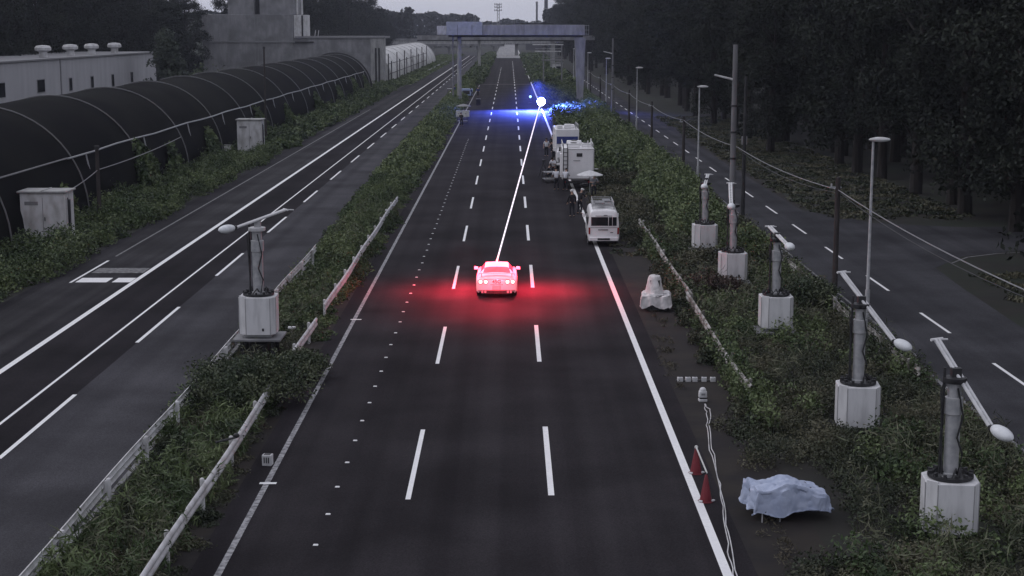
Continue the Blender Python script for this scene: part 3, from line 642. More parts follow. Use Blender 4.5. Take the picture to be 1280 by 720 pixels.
def tunnel(name, y0, y1, label, cloth, hoopm, hoops, r=6.6, cx=-33, cz=.3, hr=.05, dome=False):
    root = empty(name, (cx, (y0+y1)/2, 0), 0, label, 'tunnel'); L = y1-y0; n = 28; ny = max(8, int(L/2.6)); vs = []
    for i in range(ny+1):
        y = -L/2+L*i/ny
        for j in range(n+1):
            a = -.05+(math.pi+.1)*j/n; rr = r-.10*abs(math.sin(math.pi*(y-(-L/2))/15.5))**2 * (math.sin(a) if 0 < a < math.pi else 0)
            z = cz+rr*math.sin(a); vs.append((rr*math.cos(a), y, max(z, 0)))
    fs = [(i*(n+1)+j, (i+1)*(n+1)+j, (i+1)*(n+1)+j+1, i*(n+1)+j+1) for i in range(ny) for j in range(n)]
    fs += [tuple(range(n, -1, -1)), tuple(ny*(n+1)+j for j in range(n+1))]
    b = MB(); b.add(vs, fs); b.build('skin', cloth, root, smooth=40)
    for y in hoops:
        h = MB(); h.tube([((r+.05)*math.cos(a), y-(y0+y1)/2, max(0, cz+(r+.05)*math.sin(a))) for a in [-.04+(math.pi+.08)*k/30 for k in range(31)]], hr, 7); h.build('hoop', hoopm, root)
    return root
hy = [66.5+15.4*i for i in range(16)]
t1 = tunnel('shade_tunnel', 50, 298, 'long dark shade-cloth tunnel with pale hoops beside the left road', M_mesh, mat('hoop_grey', (.15, .15, .155), .6), hy[:-1]+[297.5])
# side rail and its stays
za = .3+math.sqrt(6.6**2-5.6**2)
b = MB(); b.tube([(5.6+.22, y-174, za+.05*math.sin(y*.3)) for y in range(96, 298, 6)], .06, 7); b.build('side_rail', M_galv, t1)
for y in range(100, 298, 16):
    b = MB(); b.cyl((5.85, y-174, za), (6.6, y-174, 0), .05, n=6); b.build('rail_stay', M_galv, t1)
b = MB(); b.tube([(5.6+.18, y-174, za) for y in range(51, 97, 5)], .05, 6); b.build('side_wire', M_grey, t1)
# end arch rim
b = MB(); b.tube([(6.85*math.cos(a), 298.4-174, max(0, .3+6.85*math.sin(a))) for a in [math.pi*k/30 for k in range(31)]], .16, 8); b.build('end_rim', M_dark, t1)
M_wskin = mat('white_sheeting', (.56, .56, .55), .6, (.44, .44, .44), .5, (1, .2, 1))
t2 = tunnel('white_tunnel', 352, 560, 'far white sheeted tunnel beyond the concrete building', M_wskin, M_wskin, [352+20.8*i for i in range(11)], hr=.07)
# fence of dark posts in front of the white tunnel
fr = empty('post_fence', (-26.0, 400, 0), 0, 'row of dark fence posts and rails before the far white tunnel', 'fence')
for i, y in enumerate(range(338, 500, 13)):
    b = MB(); b.cyl((-.3*(i % 2), y-400, 0), (-.3*(i % 2), y-400, 6.4 if i % 2 == 0 else 4.6), .12, n=7); b.build('post', M_wood, fr)
for z in (2.0, 4.2):
    b = MB(); b.tube([(0, -62, z), (0, 95, z)], .07, 6); b.build('rail', M_wood, fr)
kerb('bank_kerb', -22.6, 430, 640, .5, .35)

# low white building
WB = empty('low_white_building', (-55, 205, 0), 0, 'long low white building with four round roof vents behind the dark tunnel', 'building')
b = MB(); b.box((-6, -2, 4.0), (12, 84, 8.0)); wl = b.build('wall', mat('white_wall', (.40, .40, .42), .8, (.34, .34, .36), .7, (1, 1, .2)), WB)
b = MB(); b.box((-6, -2, 8.09), (12.5, 84.5, .18)); rf = b.build('roof', M_grey, WB)
for y in (PY(72, 60, 1).y*0 + v for v in (193.5, 205.5, 216, 228.5)):
    v = MB(); v.lathe([(.55, 8.2), (.5, 8.85), (.62, 8.9), (.98, 9.05), (1.0, 9.35), (.8, 9.6), (.2, 9.68)], 20, (-2.2, y-205, 0)); v.build('roof_vent', M_white_dirty, rf)
def wb_window(y, z, w, h):
    f = MB(); f.box((.02, y-205, z), (.08, w+.2, h+.2)); fo = f.build('window', M_grey, WB); p = MB(); p.box((.05, y-205, z), (.06, w, h)); p.build('pane', M_glass, fo)
for y, w, h, z in ((169.5, 3.4, 1.5, 5.1), (184.5, 2.8, 1.4, 5.05), (197, 1.2, 1.5, 4.8), (207.2, 1.2, 1.5, 4.7), (218, 1.2, 1.6, 4.6), (229.0, 1.2, 1.6, 4.6)): wb_window(y, z, w, h)
b = MB(); b.box((.04, 192.8-205, 4), (.14, .3, 8.0)); b.build('downpipe', M_grey, WB)

# concrete building
CB = empty('concrete_building', (-46, 340, 0), 0, 'stepped bare concrete building with a tower behind the dark tunnel', 'building')
Yf = 330.0
def fx(px): return (px-637)/F*(Yf*1.0) * 1.0
def fbox(x0, x1, z0, z1, y0, y1): return ((x0+x1)/2+46, (y0+y1)/2-340, (z0+z1)/2), (x1-x0, y1-y0, z1-z0)
XL, XM, XR = PY(253, 50, Yf).x, PY(367, 50, Yf).x, PY(481, 80, Yf).x
zt = PY(300, 18, Yf).z; ze = PY(420, 48, Yf).z; zs = PY(300, 51, Yf).z
b = MB(); b.box(*fbox(XL, XM, 0, zt, Yf, Yf+16)); b.build('main_block', M_conc, CB, bevel=.08)
b = MB(); b.box(*fbox(PY(284, 0, Yf).x, PY(317, 0, Yf).x, zt, zt+14, Yf+.4, Yf+12)); b.build('tower', M_conc, CB, bevel=.06)
b = MB(); b.box(*fbox(PY(323, 0, Yf).x, PY(376, 0, Yf).x-1.2, zt, zt+14, Yf+1.2, Yf+12)); b.build('tower', M_conc, CB, bevel=.06)
b = MB(); b.box(*fbox(PY(317, 0, Yf).x, PY(323, 0, Yf).x, zt, zt+14, Yf+2.5, Yf+11)); b.build('tower_recess', M_dark, CB)
for px in (371, 377):
    b = MB(); x = PY(px, 0, Yf).x; b.cyl((x+46, Yf+.6-340, zt), (x+46, Yf+.6-340, zt+14), .18, n=8); b.build('pipe', M_white_dirty, CB)
b = MB(); b.box(*fbox(XM+.05, PY(383, 0, Yf).x, ze+.1, zt-.1, Yf+.3, Yf+5)); ub = b.build('rooftop_unit', M_white_dirty, CB, bevel=.05)
b = MB(); b.box(*fbox(PY(376, 0, Yf).x, PY(378, 0, Yf).x, ze+.2, zt-.2, Yf+.2, Yf+.32)); b.build('unit_gap', M_dark, ub)
b = MB(); b.box(*fbox(XM+.01, XR-3.0, 0, ze, Yf+.15, Yf+14)); b.build('wing', M_conc, CB, bevel=.06)
b = MB(); b.box(*fbox(XL-.15, XM+.15, zs-.35, zs-.05, Yf-.18, Yf+16.2)); b.build('string_course', M_grey, CB)
b = MB(); b.box(*fbox(XM+.3, XR+.1, ze+.02, ze+.45, Yf-.1, Yf+14.2)); b.build('parapet', M_grey, CB)
b = MB(); b.box(*fbox(XR-2.98, XR, 0, ze-.02, Yf, Yf+3)); b.box(*fbox(XR-1.9, XR-1.3, 0, ze-1, Yf-.12, Yf+.1)); b.build('corner_pillar', M_conc_light, CB, bevel=.05)
for px in (273, 285, 318, 322, 345): x = PY(px, 30, Yf).x; b = MB(); b.box((x+46, Yf-.012-340, zt*.62), (.08, .03, zt*.7)); b.build('wall_joint', M_grey, CB)
for px in (470, 474): x = PY(px, 80, Yf).x; b = MB(); b.box((x+46, Yf-.15-340, 4), (.35, .1, 7.4)); b.build('wall_slot', M_dark, CB)
b = MB(); b.box(*fbox(XM+.3, XM+4.2, ze-.9, ze-.65, Yf-.2, Yf+.3)); b.build('lintel', M_dark, CB)
b = MB()
for px in (392, 396): x = PY(px, 44, Yf).x; b.cyl((x+46, Yf+2-340, ze+.4), (x+46+.2, Yf+2-340, ze+1.7), .08, n=6)
b.build('roof_stub', M_white_dirty, CB)
# brush before it
cover('undergrowth', lambda x, y: .9*max(0, patch(x, y, 3)), (-68, -44, 296, 328), .5, 45, 1.3, 4.4, .6, M_leaf, 'bushes before the concrete building showing over the tunnel')

# ------------------------------------------------------------------ gantry, bridges, chimneys
GY = 246
G = empty('concrete_gantry', (.5, GY, 0), 0, 'wide concrete gantry spanning the main road on two legs', 'gantry')
zb0 = PY(640, 44, GY).z; zb1 = PY(640, 31, GY).z
xl = PY(558, 40, GY).x; xr = PY(731, 40, GY).x
b = MB(); b.box(((PY(603, 40, GY).x+xr)/2-.5, 1.2, (zb0+zb1)/2), (xr-PY(603, 40, GY).x, 2.6, zb1-zb0)); b.build('beam', M_conc_light, G, bevel=.04)
b = MB(); xm = PY(603, 40, GY).x; b.box(((xl+xm)/2-.5-.01, 1.0, (zb0+zb1)/2+.25), (xm-xl-.03, 2.8, zb1-zb0+.45)); b.build('panel_section', mat('pale_panel', (.40, .42, .47), .6, (.32, .34, .38), 2), G, bevel=.03)
for px in (572, 590, 603, 655): b = MB(); b.box((PY(px, 40, GY).x-.5, -.43, (zb0+zb1)/2), (.10, .05, zb1-zb0)); b.build('beam_joint', M_grey, G)
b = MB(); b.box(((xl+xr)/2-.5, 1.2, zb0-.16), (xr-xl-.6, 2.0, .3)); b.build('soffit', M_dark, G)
b = MB(); x = PY(552, 40, GY).x-.5; b.box((x, 1.0, (zb0+zb1)/2-.05), (1.45, 2.0, 1.35)); b.box((x+.02, -.03, (zb0+zb1)/2-.05), (.1, .1, 1.5)); b.build('end_box', M_white_dirty, G, bevel=.03)
b = MB(); x0 = xr-.5
for z in (zb0+.15, (zb0+zb1)/2, zb1-.1): b.box((x0+.35, .6, z), (.7, .07, .07))
for dx in (.25, .65): b.box((x0+dx, .6, (zb0+zb1)/2), (.06, .06, zb1-zb0))
b.build('end_ladder', M_galv, G)
lx = PY(725, 120, GY).x-.5; w1, w0 = .95, .5
b = MB(); b.add([(lx-w0+.1, .7, 0), (lx+w0, .7, 0), (lx+w0, 1.8, 0), (lx-w0+.1, 1.8, 0), (lx-w1+.05, .3, zb0-.3), (lx+w1-.1, .3, zb0-.3), (lx+w1-.1, 2.1, zb0-.3), (lx-w1+.05, 2.1, zb0-.3)], [(3,2,1,0), (4,5,6,7), (0,1,5,4), (1,2,6,5), (2,3,7,6), (3,0,4,7)]); b.build('right_leg', M_conc_light, G, bevel=.05)
l2 = PY(574, 100, GY).x-.5
b = MB(); b.cyl((l2, 1.2, 0), (l2, 1.2, zb0-.3), .36, .34, 14); b.build('left_leg', M_conc_light, G)
b = MB(); b.cyl((l2-1.0, 1.4, 0), (l2-1.0, 1.4, zb0-.3), .13, .13, 10); b.build('left_pipe', M_grey, G)
b = MB()   # conduits on top right
b.box((PY(668, 28, GY).x-.5, 1.2, zb1+.2), (6, 1.6, .12)); b.build('roof_tray', M_dark, G)

G2 = empty('second_gantry', (1, 440, 0), 0, 'second concrete gantry farther down the road behind the first', 'gantry')
z0 = PY(640, 50, 440).z; z1 = PY(640, 44.5, 440).z
b = MB(); b.box((-2, 1.5, (z0+z1)/2), (PY(722, 50, 440).x-PY(500, 50, 440).x, 3, z1-z0)); b.build('deck', M_conc, G2, bevel=.05)
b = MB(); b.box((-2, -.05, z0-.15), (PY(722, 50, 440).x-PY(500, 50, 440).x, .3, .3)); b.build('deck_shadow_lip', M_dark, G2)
for px, w in ((599, .75), (691, 1.25)):
    x = PY(px, 80, 440).x-1; b = MB(); b.box((x, 1.5, z0/2), (w, w, z0)); b.build('pillar', M_conc_light, G2, bevel=.05)
OB = empty('road_overpass', (-20, 700, 0), 0, 'far road overpass crossing behind both gantries', 'overpass')
za_, zb_ = PY(560, 54.5, 700).z, PY(560, 50.5, 700).z
b = MB(); b.box((-12, 4, (za_+zb_)/2), (110, 9, zb_-za_)); b.build('deck', M_conc_light, OB, bevel=.05)
b = MB(); b.box((-12, -.7, zb_+.4), (110, .3, .8)); b.build('parapet', M_conc, OB)
for x in (-52, -34, -7, 3.0, 29, 46): b = MB(); b.box((x+20, 4, za_/2), (1.4, 1.6, za_)); b.build('pier', M_conc_light, OB, bevel=.05)
for x in (-27.0,): b = MB(); b.box((x+20, 4, za_/2), (1.2, 1.6, za_)); b.build('pier', M_conc, OB)
OB2 = empty('ramp_bridge', (-38, 600, 0), 0, 'low ramp bridge left of the far road beneath the overpass', 'overpass')
b = MB(); b.box((5, 3, 5.6), (62, 6, 1.0)); b.build('deck', M_conc, OB2, bevel=.05)
for x in (-20, 6, 26): b = MB(); b.box((x, 3, 2.5), (1.2, 1.2, 5.1)); b.build('pier', M_conc, OB2, bevel=.05)
# steel pipe frame on the right verge
SF = empty('steel_frame', (9.0, 330, 0), 0, 'small steel frame tower with platforms on the verge behind the gantry', 'frame')
b = MB()
for sx in (-1.9, 1.9):
    for sy in (-1, 1): b.cyl((sx, sy, 0), (sx, sy, 8.5), .12, n=6)
b.build('upright', M_grey, SF)
for z, w in ((5.2, 4.6), (7.0, 5.4), (8.4, 6.4)): b = MB(); b.box((0 if z < 6 else -1, 0, z), (w, 2.4, .18)); b.box((0 if z < 6 else -1, -1.15, z+.55), (w, .08, .08)); b.build('platform', M_white_dirty if z > 6 else M_grey, SF)
# street-level clutter: white arrow board and container on the verge behind the leg
cv = empty('verge_kiosk', (PY(697, 78, 420).x, 420, 0), 0, 'small pale kiosk on the verge behind the second gantry pillar', 'kiosk'); b = MB(); b.box((0, 0, 1.3), (2.6, 2.4, 2.6)); b.build('body', M_white_dirty, cv, bevel=.05); b = MB(); b.box((0, 0, 2.68), (3, 2.8, .14)); b.build('roof', M_grey, cv); b = MB(); b.box((.2, -1.22, 1.4), (1.2, .06, .9)); b.build('window', M_glass, cv)
# chimneys
def chimney(px, top, Y, w, label):
    x = PY(px, 30, Y).x; zt_ = PY(px, top, Y).z; r_ = empty('chimney_stack', (x, Y, 0), 0, label, 'chimney'); b = MB(); b.cyl((0, 0, 0), (0, 0, zt_), w, w*.85, 18); b.build('shaft', mat('stack_grey', (.10, .10, .115), .8, (.08, .08, .09), .3), r_)
    b = MB(); b.lathe([(w*.88, zt_-1.2), (w*1.05, zt_-1.1), (w*1.05, zt_-.2), (w*.8, zt_)], 18); b.build('rim', M_grey, r_)
    b = MB(); b.lathe([(w*.95, zt_*.6), (w*1.25, zt_*.6+.1), (w*1.25, zt_*.6+.6), (w*.93, zt_*.6+.7)], 18); b.build('gallery', M_grey, r_)
chimney(671, 2, 900, .62, 'thinner left chimney stack behind the gantry')
chimney(682.5, -22, 900, 1.15, 'thicker right chimney stack running out of the picture top')
pl = empty('plant_works', (PY(684, 30, 880).x, 880, 0), 0, 'distant works with rooftop frames at the foot of the chimneys', 'building')
zz = PY(684, 29, 880).z; b = MB(); b.box((-1, 4, zz/2), (22, 8, zz)); b.build('hall', mat('works_wall', (.10, .10, .11), .9), pl)
b = MB()
for dx in (-8, -4, 0, 3): b.box((dx, 1, zz+.6), (1.6, 2, 1.2))
b.build('roof_unit', M_conc, pl)
b = MB(); cx_ = PY(698, 20, 880).x-pl.location.x
for z in (zz+.2, zz+2.2, zz+4.4): b.box((cx_, 0, z), (5.4, .3, .3))
for dx in (-2.6, 0, 2.6): b.box((cx_+dx, 0, zz+2.2), (.3, .3, 4.6))
b.build('roof_frame', M_conc, pl)
# radio mast
rx = PY(622.5, 20, 1000).x; zt_ = PY(622, 4, 1000).z; RM = empty('radio_tower', (rx, 1000, 0), 0, 'slim lattice radio tower on the horizon above the gantry', 'tower')
b = MB()
for a in range(3):
    t = a*2.094; b.cyl((1.3*math.cos(t), 1.3*math.sin(t), 0), (.8*math.cos(t), .8*math.sin(t), zt_-1), .2, .16, 6)
for i in range(14):
    z = zt_*i/14; f = 1.3-.5*i/14
    for a in range(3): t = a*2.094; u = t+2.094; b.cyl((f*math.cos(t), f*math.sin(t), z), (f*math.cos(u), f*math.sin(u), z+zt_/14), .1, n=4)
b.build('lattice', M_grey, RM)
for z in (zt_-.9, zt_-2.6, zt_-4.6): b = MB(); b.lathe([(1.6, z-.12), (2.2, z-.1), (2.2, z+.1), (1.5, z+.12)], 14); [b.box((2.1*math.cos(k*1.05), 2.1*math.sin(k*1.05), z+.3), (.45, .3, 1.2), (0, 0, k*1.05)) for k in range(6)]; b.build('antenna_ring', M_conc, RM)
r2 = empty('radio_mast', (PY(594, 30, 900).x, 900, 0), 0, 'tiny aerial mast on the horizon left of the radio tower', 'mast'); b = MB(); z_ = PY(594, 20, 900).z; b.cyl((0, 0, 0), (0, 0, z_), .25, .15, 6); b.build('shaft', M_grey, r2); b = MB(); b.box((0, 0, z_-1.2), (1.8, .2, .2)); b.box((0, 0, z_-2.6), (2.4, .2, .2)); b.build('crossbar', M_grey, r2)

hz = MB(); hz.box((0, 1300, 21.5), (2000, 2760, 47)); hm = bpy.data.materials.new('haze'); hm.use_nodes = True; ht = hm.node_tree; ht.nodes.clear()
pvn = ht.nodes.new('ShaderNodeVolumePrincipled'); pvn.inputs['Color'].default_value = (.80, .84, 1, 1); pvn.inputs['Density'].default_value = .00016; pvn.inputs['Anisotropy'].default_value = .2
hout = ht.nodes.new('ShaderNodeOutputMaterial'); ht.links.new(pvn.outputs[0], hout.inputs['Volume']); tag(hz.build('haze', hm, smooth=0), kind='stuff')

# ------------------------------------------------------------------ vehicles
def loft(sections, ny, names, mats, parent, pick, cap_mat=None, sub=4):
    """sections: [(y, [(x,z)...])] half outlines from sill to centre line; smooth interpolation; faces sorted into named meshes by pick(y,t)"""
    ys = np.array([s[0] for s in sections]); A = np.array([s[1] for s in sections])      # (k, m, 2)
    def cr(P_, t):
        n = len(P_)-1; i = min(int(t), n-1); f = t-i
        p0, p1, p2, p3 = P_[max(i-1, 0)], P_[i], P_[i+1], P_[min(i+2, n)]
        return .5*((2*p1)+(-p0+p2)*f+(2*p0-5*p1+4*p2-p3)*f*f+(-p0+3*p1-3*p2+p3)*f**3)
    k, m = A.shape[:2]; tm = np.linspace(0, m-1, (m-1)*sub+1); tk = np.linspace(0, k-1, (k-1)*ny+1)
    G_ = []; Yl = []
    for t in tk:
        sec = cr(A, t); i = min(int(t), k-2); y = ys[i]+(ys[i+1]-ys[i])*(t-i); Yl.append(y); G_.append([cr(sec, u) for u in tm])
    G_ = np.array(G_); K, M_ = G_.shape[:2]; vs = []
    for i in range(K):
        for j in range(M_): vs.append((-max(G_[i, j, 0], 0), Yl[i], G_[i, j, 1]))
        for j in range(M_-2, -1, -1): vs.append((max(G_[i, j, 0], 0), Yl[i], G_[i, j, 1]))
    W = 2*M_-1; buckets = {n: [] for n in names}
    for i in range(K-1):
        for j in range(W-1):
            jj = min(j, W-2-j); nm = pick((tk[i]+tk[i+1])/2, (tm[jj]+tm[jj+1])/2, 1 if j >= M_-1 else -1)
            buckets[nm].append((i*W+j, i*W+j+1, (i+1)*W+j+1, (i+1)*W+j))
    buckets[names[0]] += [tuple(range(W-1, -1, -1)), tuple((K-1)*W+j for j in range(W))]
    out = {}
    for nm in names:
        if not buckets[nm]: continue
        idx = sorted({v for f in buckets[nm] for v in f}); mp = {v: q for q, v in enumerate(idx)}
        b = MB(); b.v = [vs[v] for v in idx]; b.f = [tuple(mp[v] for v in f) for f in buckets[nm]]
        out[nm] = b.build(nm.split(':')[0], mats[nm], parent if nm == names[0] else parent, smooth=50)
    return out
def wheel(parent, x, y, r, w):
    s = 1 if x > 0 else -1; b = MB(); b.lathe([(r*.72, -w/2), (r*.95, -w/2), (r, -w*.35), (r, w*.35), (r*.95, w/2), (r*.72, w/2)], 26)
    b.v = [(x+v[2], y+v[0], r+v[1]) for v in b.v]; o = b.build('wheel', M_black, parent)
    q = MB(); q.lathe([(r*.05, w*.53), (r*.2, w*.53), (r*.25, w*.4), (r*.6, w*.38), (r*.73, w*.51), (r*.74, w*.1)], 22)
    q.v = [(x+s*v[2], y+v[0], r+v[1]) for v in q.v]
    for k in range(5): a = k*1.2566; q.box((x+s*w*.46, y+r*.42*math.cos(a), r+r*.42*math.sin(a)), (.04, r*.6, .06), (a, 0, 0))
    q.build('rim', M_galv, o)
def text_mesh(name, s, size, m, parent, loc, rot=(R(90), 0, 0), ext=.004):
    cu = bpy.data.curves.new(name, 'FONT'); cu.body = s; cu.size = size; cu.extrude = ext; cu.align_x = 'CENTER'; cu.align_y = 'CENTER'; cu.offset = .004
    o = bpy.data.objects.new(name, cu); me = bpy.data.meshes.new_from_object(o); bpy.data.objects.remove(o); me.materials.clear(); me.materials.append(m)
    q = bpy.data.objects.new(name, me); col.objects.link(q); q.parent = parent; q.location = loc; q.rotation_euler = rot; return q

# --- the sports car
base = P(620.8, 373); CAR = empty('sports_car', (base.x, base.y, 0), 0, 'white sports coupe driving away in the middle lane with glowing red tail lamps', 'car')
CAR.scale = (.95, .97, .92)
def S(w, zs, zb, zdeck, wr, zr, hip=1.0):
    # sill, lower body, hip, shoulder, glass base, roof rail, roof, centre
    return [(w*.90, zs), (w*.985, zs+.10), (w, (zs+zb)/2+.05), (w*.985*hip, zb), (w*.86, zb+.10), (wr, zr-.05), (wr*.55, zr), (0, zr+.01)]
sec = [(0.00, S(.86, .34, .78, .9, .62, .96)), (.05, S(.915, .26, .82, .9, .66, 1.02)), (.30, S(.945, .22, .86, .9, .68, 1.06)), (.62, S(.95, .20, .88, .9, .66, 1.10)),
       (1.35, S(.95, .18, .90, .9, .57, 1.31)), (1.95, S(.94, .16, .90, .9, .555, 1.37)), (2.55, S(.935, .16, .89, .9, .555, 1.365)), (3.25, S(.935, .17, .87, .9, .64, 1.07)),
       (3.6, S(.94, .18, .84, .9, .66, .98)), (4.25, S(.93, .20, .74, .9, .64, .84)), (4.58, S(.84, .24, .60, .9, .55, .68)), (4.68, S(.72, .30, .52, .9, .45, .58))]
def pick(t, u, s):
    if 3.12 < t < 3.98 and u > 5.12: return 'rear_window'
    if 6.05 < t < 7.0 and u > 5.1: return 'windshield'
    if 3.9 < t < 6.3 and 4.2 < u < 4.9: return 'side_window:%d' % s
    return 'body'
nm = ['body', 'rear_window', 'windshield', 'side_window:-1', 'side_window:1']
M_cglass = mat('car_glass', (.16, .13, .14), .15)  # lightened pinkish base colour stands in for red glow reflected in the glass
parts = loft(sec, 6, nm, {'body': M_carpaint, 'rear_window': M_cglass, 'windshield': M_cglass, 'side_window:-1': M_cglass, 'side_window:1': M_cglass}, CAR, pick)
for x in (-.80, .80):
    for y in (.98, 3.76): wheel(CAR, x, y, .345, .27)
b = MB()
for x in (-.70, .70): b.box((x, .32, 1.08), (.05, .18, .16), (R(12), 0, 0))
b.box((0, .26, 1.165), (1.62, .25, .035), (R(-5), 0, 0)); b.box((-.82, .27, 1.13), (.03, .26, .11)); b.box((.82, .27, 1.13), (.03, .26, .11)); b.build('rear_wing', M_carpaint, CAR, bevel=.012)
for x in (-.74, -.50, .50, .74):
    b = MB(); b.v = []; b.cyl((x, -.035, .80), (x, .06, .80), .088, n=22); tl_ = b.build('tail_lamp', M_tail, CAR, bevel=.01)
    q = MB(); q.lathe([(.088, 0), (.108, 0), (.108, .03), (.088, .03)], 22); q.v = [(x+v[0], .03-v[2]-.02, .80+v[1]) for v in q.v]; q.build('lamp_ring', M_dark, tl_)
b = MB(); b.box((0, .01, .52), (.40, .05, .19)); b.build('number_plate', M_plate, CAR, bevel=.01)
b = MB()
for k in range(9): b.box((-.26+.065*k, -.012, .665), (.045, .012, .028))
b.build('small_lettering', M_grey, CAR)
text_mesh('trunk_lettering', '45G', .235, mat('letter_grey', (.22, .18, .18), .6), CAR, (0, -.008, .80))
b = MB(); b.box((0, .03, .31), (1.45, .16, .16)); [b.box((-.45+.18*k, -.05, .27), (.02, .12, .16)) for k in range(6)]; b.build('diffuser', M_dark, CAR, bevel=.015)
for x in (-.66, -.52, .52, .66): b = MB(); b.cyl((x, -.10, .33), (x, .1, .33), .055, n=14); b.build('exhaust_pipe', M_galv, CAR)
b = MB(); b.box((0, -.03, .40), (1.7, .06, .03)); b.box((0, .0, .93), (1.2, .02, .012)); b.build('panel_gap', M_grey, CAR)
for s in (-1, 1):
    b = MB(); b.box((s*1.0, 2.95, .99), (.20, .13, .14), (0, 0, s*.15), .85); b.box((s*.91, 2.98, .93), (.12, .05, .04)); b.build('wing_mirror', M_carpaint, CAR, bevel=.02)
    b = MB(); b.box((s*.952, 2.3, .62), (.006, .012, .5)); b.box((s*.952, 1.55, .62), (.006, .012, .45)); b.box((s*.962, 1.8, .74), (.02, .17, .03)); b.build('door_line', M_grey, CAR)
    b = MB(); b.box((s*.74, 4.45, .66), (.28, .12, .1), (0, 0, s*.4)); b.build('headlight', M_white, CAR, bevel=.02)
# added red lamps above and behind the car, imitating the tail lamps' glow
for x in (-1.5, 1.5):
    l = bpy.data.lights.new('added_red_glow', 'SPOT'); l.spot_size = R(150); l.spot_blend = 1; l.energy = 5200; l.color = (1, .025, .06); l.shadow_soft_size = .3
    o = bpy.data.objects.new('added_red_glow', l); col.objects.link(o); o.parent = CAR; o.location = (x, 2.0, 2.7)
l = bpy.data.lights.new('added_red_glow', 'SPOT'); l.spot_size = R(140); l.spot_blend = 1; l.energy = 2600; l.color = (1, .025, .06); l.shadow_soft_size = .3
o = bpy.data.objects.new('added_red_glow', l); col.objects.link(o); o.parent = CAR; o.location = (0, -3.2, 3.4)
l = bpy.data.lights.new('added_red_glow', 'POINT'); l.energy = 230; l.color = (1, .12, .18); l.shadow_soft_size = .3
o = bpy.data.objects.new('added_red_glow', l); col.objects.link(o); o.parent = CAR; o.location = (0, -1.3, 2.2)

l = bpy.data.lights.new('added_red_glow', 'POINT'); l.energy = 45; l.color = (1, .02, .05); l.shadow_soft_size = .2
o = bpy.data.objects.new('added_red_glow', l); col.objects.link(o); o.parent = CAR; o.location = (0, -.7, .45)
# --- far film light and the beam
lb = P(676, 139); LZ = 1.05
FL = empty('flood_light', (4.55, 226, 0), 0, 'blazing blue-white round lamp on a stand at the far road edge', 'lamp')
M_blaze = mat('blaze', (.8, .85, 1), .3, emit=(.55, .62, 1.0), estr=30)
b = MB(); b.ball((0, 0, 1.3), (.58, .25, .58), 24, 14); b.build('lens', M_blaze, FL)
b = MB(); b.lathe([(.36, 0), (.56, .05), (.64, .35), (.60, .36), (.50, .12)], 24); b.v = [(v[0], .5-v[2]+.06, 1.3+v[1]) for v in b.v]; b.build('housing', M_dark, FL)
b = MB(); b.cyl((0, .3, 0.3), (0, .3, 1.3), .04, n=8)
for k in range(3): a = k*2.094+.5; b.cyl((0, .3, .5), (.6*math.cos(a), .3+.6*math.sin(a), 0), .025, n=6)
b.build('stand', M_dark, FL)
l = bpy.data.lights.new('added_blue_light', 'SPOT'); l.spot_size = R(152); l.spot_blend = 1; l.energy = 380000; l.color = (.07, .12, 1); l.shadow_soft_size = .6  # added blue spot hung above the flood light to colour the road
o = bpy.data.objects.new('added_blue_light', l); col.objects.link(o); o.parent = FL; o.location = (-.6, -.6, 4.2); o.rotation_euler = (R(15), 0, R(185))
l = bpy.data.lights.new('lamp_spill', 'POINT'); l.energy = 1000; l.color = (.12, .18, 1); l.shadow_soft_size = .6
o = bpy.data.objects.new('lamp_spill', l); col.objects.link(o); o.parent = FL; o.location = (-.3, -.8, 2.0)
f2 = empty('marker_lamp', (3.3, 250, 0), 0, 'small dim bluish lamp just left of the blazing one', 'lamp')
b = MB(); b.ball((0, 0, 1.0), .2, 12, 8); b.build('bulb', mat('dim_blaze', (.5, .7, 1), .3, emit=(.35, .6, 1), estr=2.5), f2); b = MB(); b.cyl((0, 0, 0), (0, 0, .85), .03, n=6); b.lathe([(.3, 0), (.3, .04), (.05, .08)], 10); b.build('stand', M_dark, f2)
c0 = Vector((base.x-.02, base.y+2.15, 1.275)); c1 = Vector((4.5, 225.6, 1.3))
b = MB(); b.cyl(c0, c1, .038, .07, 8, True); tag(b.build('light_beam', mat('beam', (.9, .85, .95), .5, emit=(1, .86, .96), estr=.8)), 'thin straight white light streak running from the coupe roof to the blazing lamp', 'light beam')

# --- white van
vb = P(754, 308.5); VAN = empty('parked_van', (vb.x+.02, vb.y, 0), R(-1), 'white high-roof van with a roof rack parked on the right edge line', 'van')
def SV(w, z0, zt, f=1.0): return [(w*.93, z0), (w, z0+.22), (w, z0+.62), (w*.985, .30+(zt-.3)*.52), (w*.93, .30+(zt-.3)*.80), (w*.85, zt-.13), (w*.66, zt-.02), (w*.3, zt+.03), (0, zt+.04)]
zt = 2.28
sv = [(0, SV(.86, .42, zt-.12)), (.05, SV(.925, .34, zt-.04)), (.3, SV(.94, .30, zt)), (2.5, SV(.94, .30, zt+.01)), (4.0, SV(.94, .30, zt-.02)), (4.35, SV(.935, .30, zt-.14)), (4.95, SV(.93, .32, 1.35)), (5.15, SV(.88, .36, 1.12)), (5.25, SV(.8, .42, .9))]
M_vanwhite = mat('van_paint', (.82, .81, .82), .32, (.76, .75, .76), 2, coat=.3)
def pv(t, u, s):
    if 5.12 < t < 5.9 and u > 4.9: return 'windshield'
    return 'body'
loft(sv, 5, ['body', 'windshield'], {'body': M_vanwhite, 'windshield': M_glass}, VAN, pv)
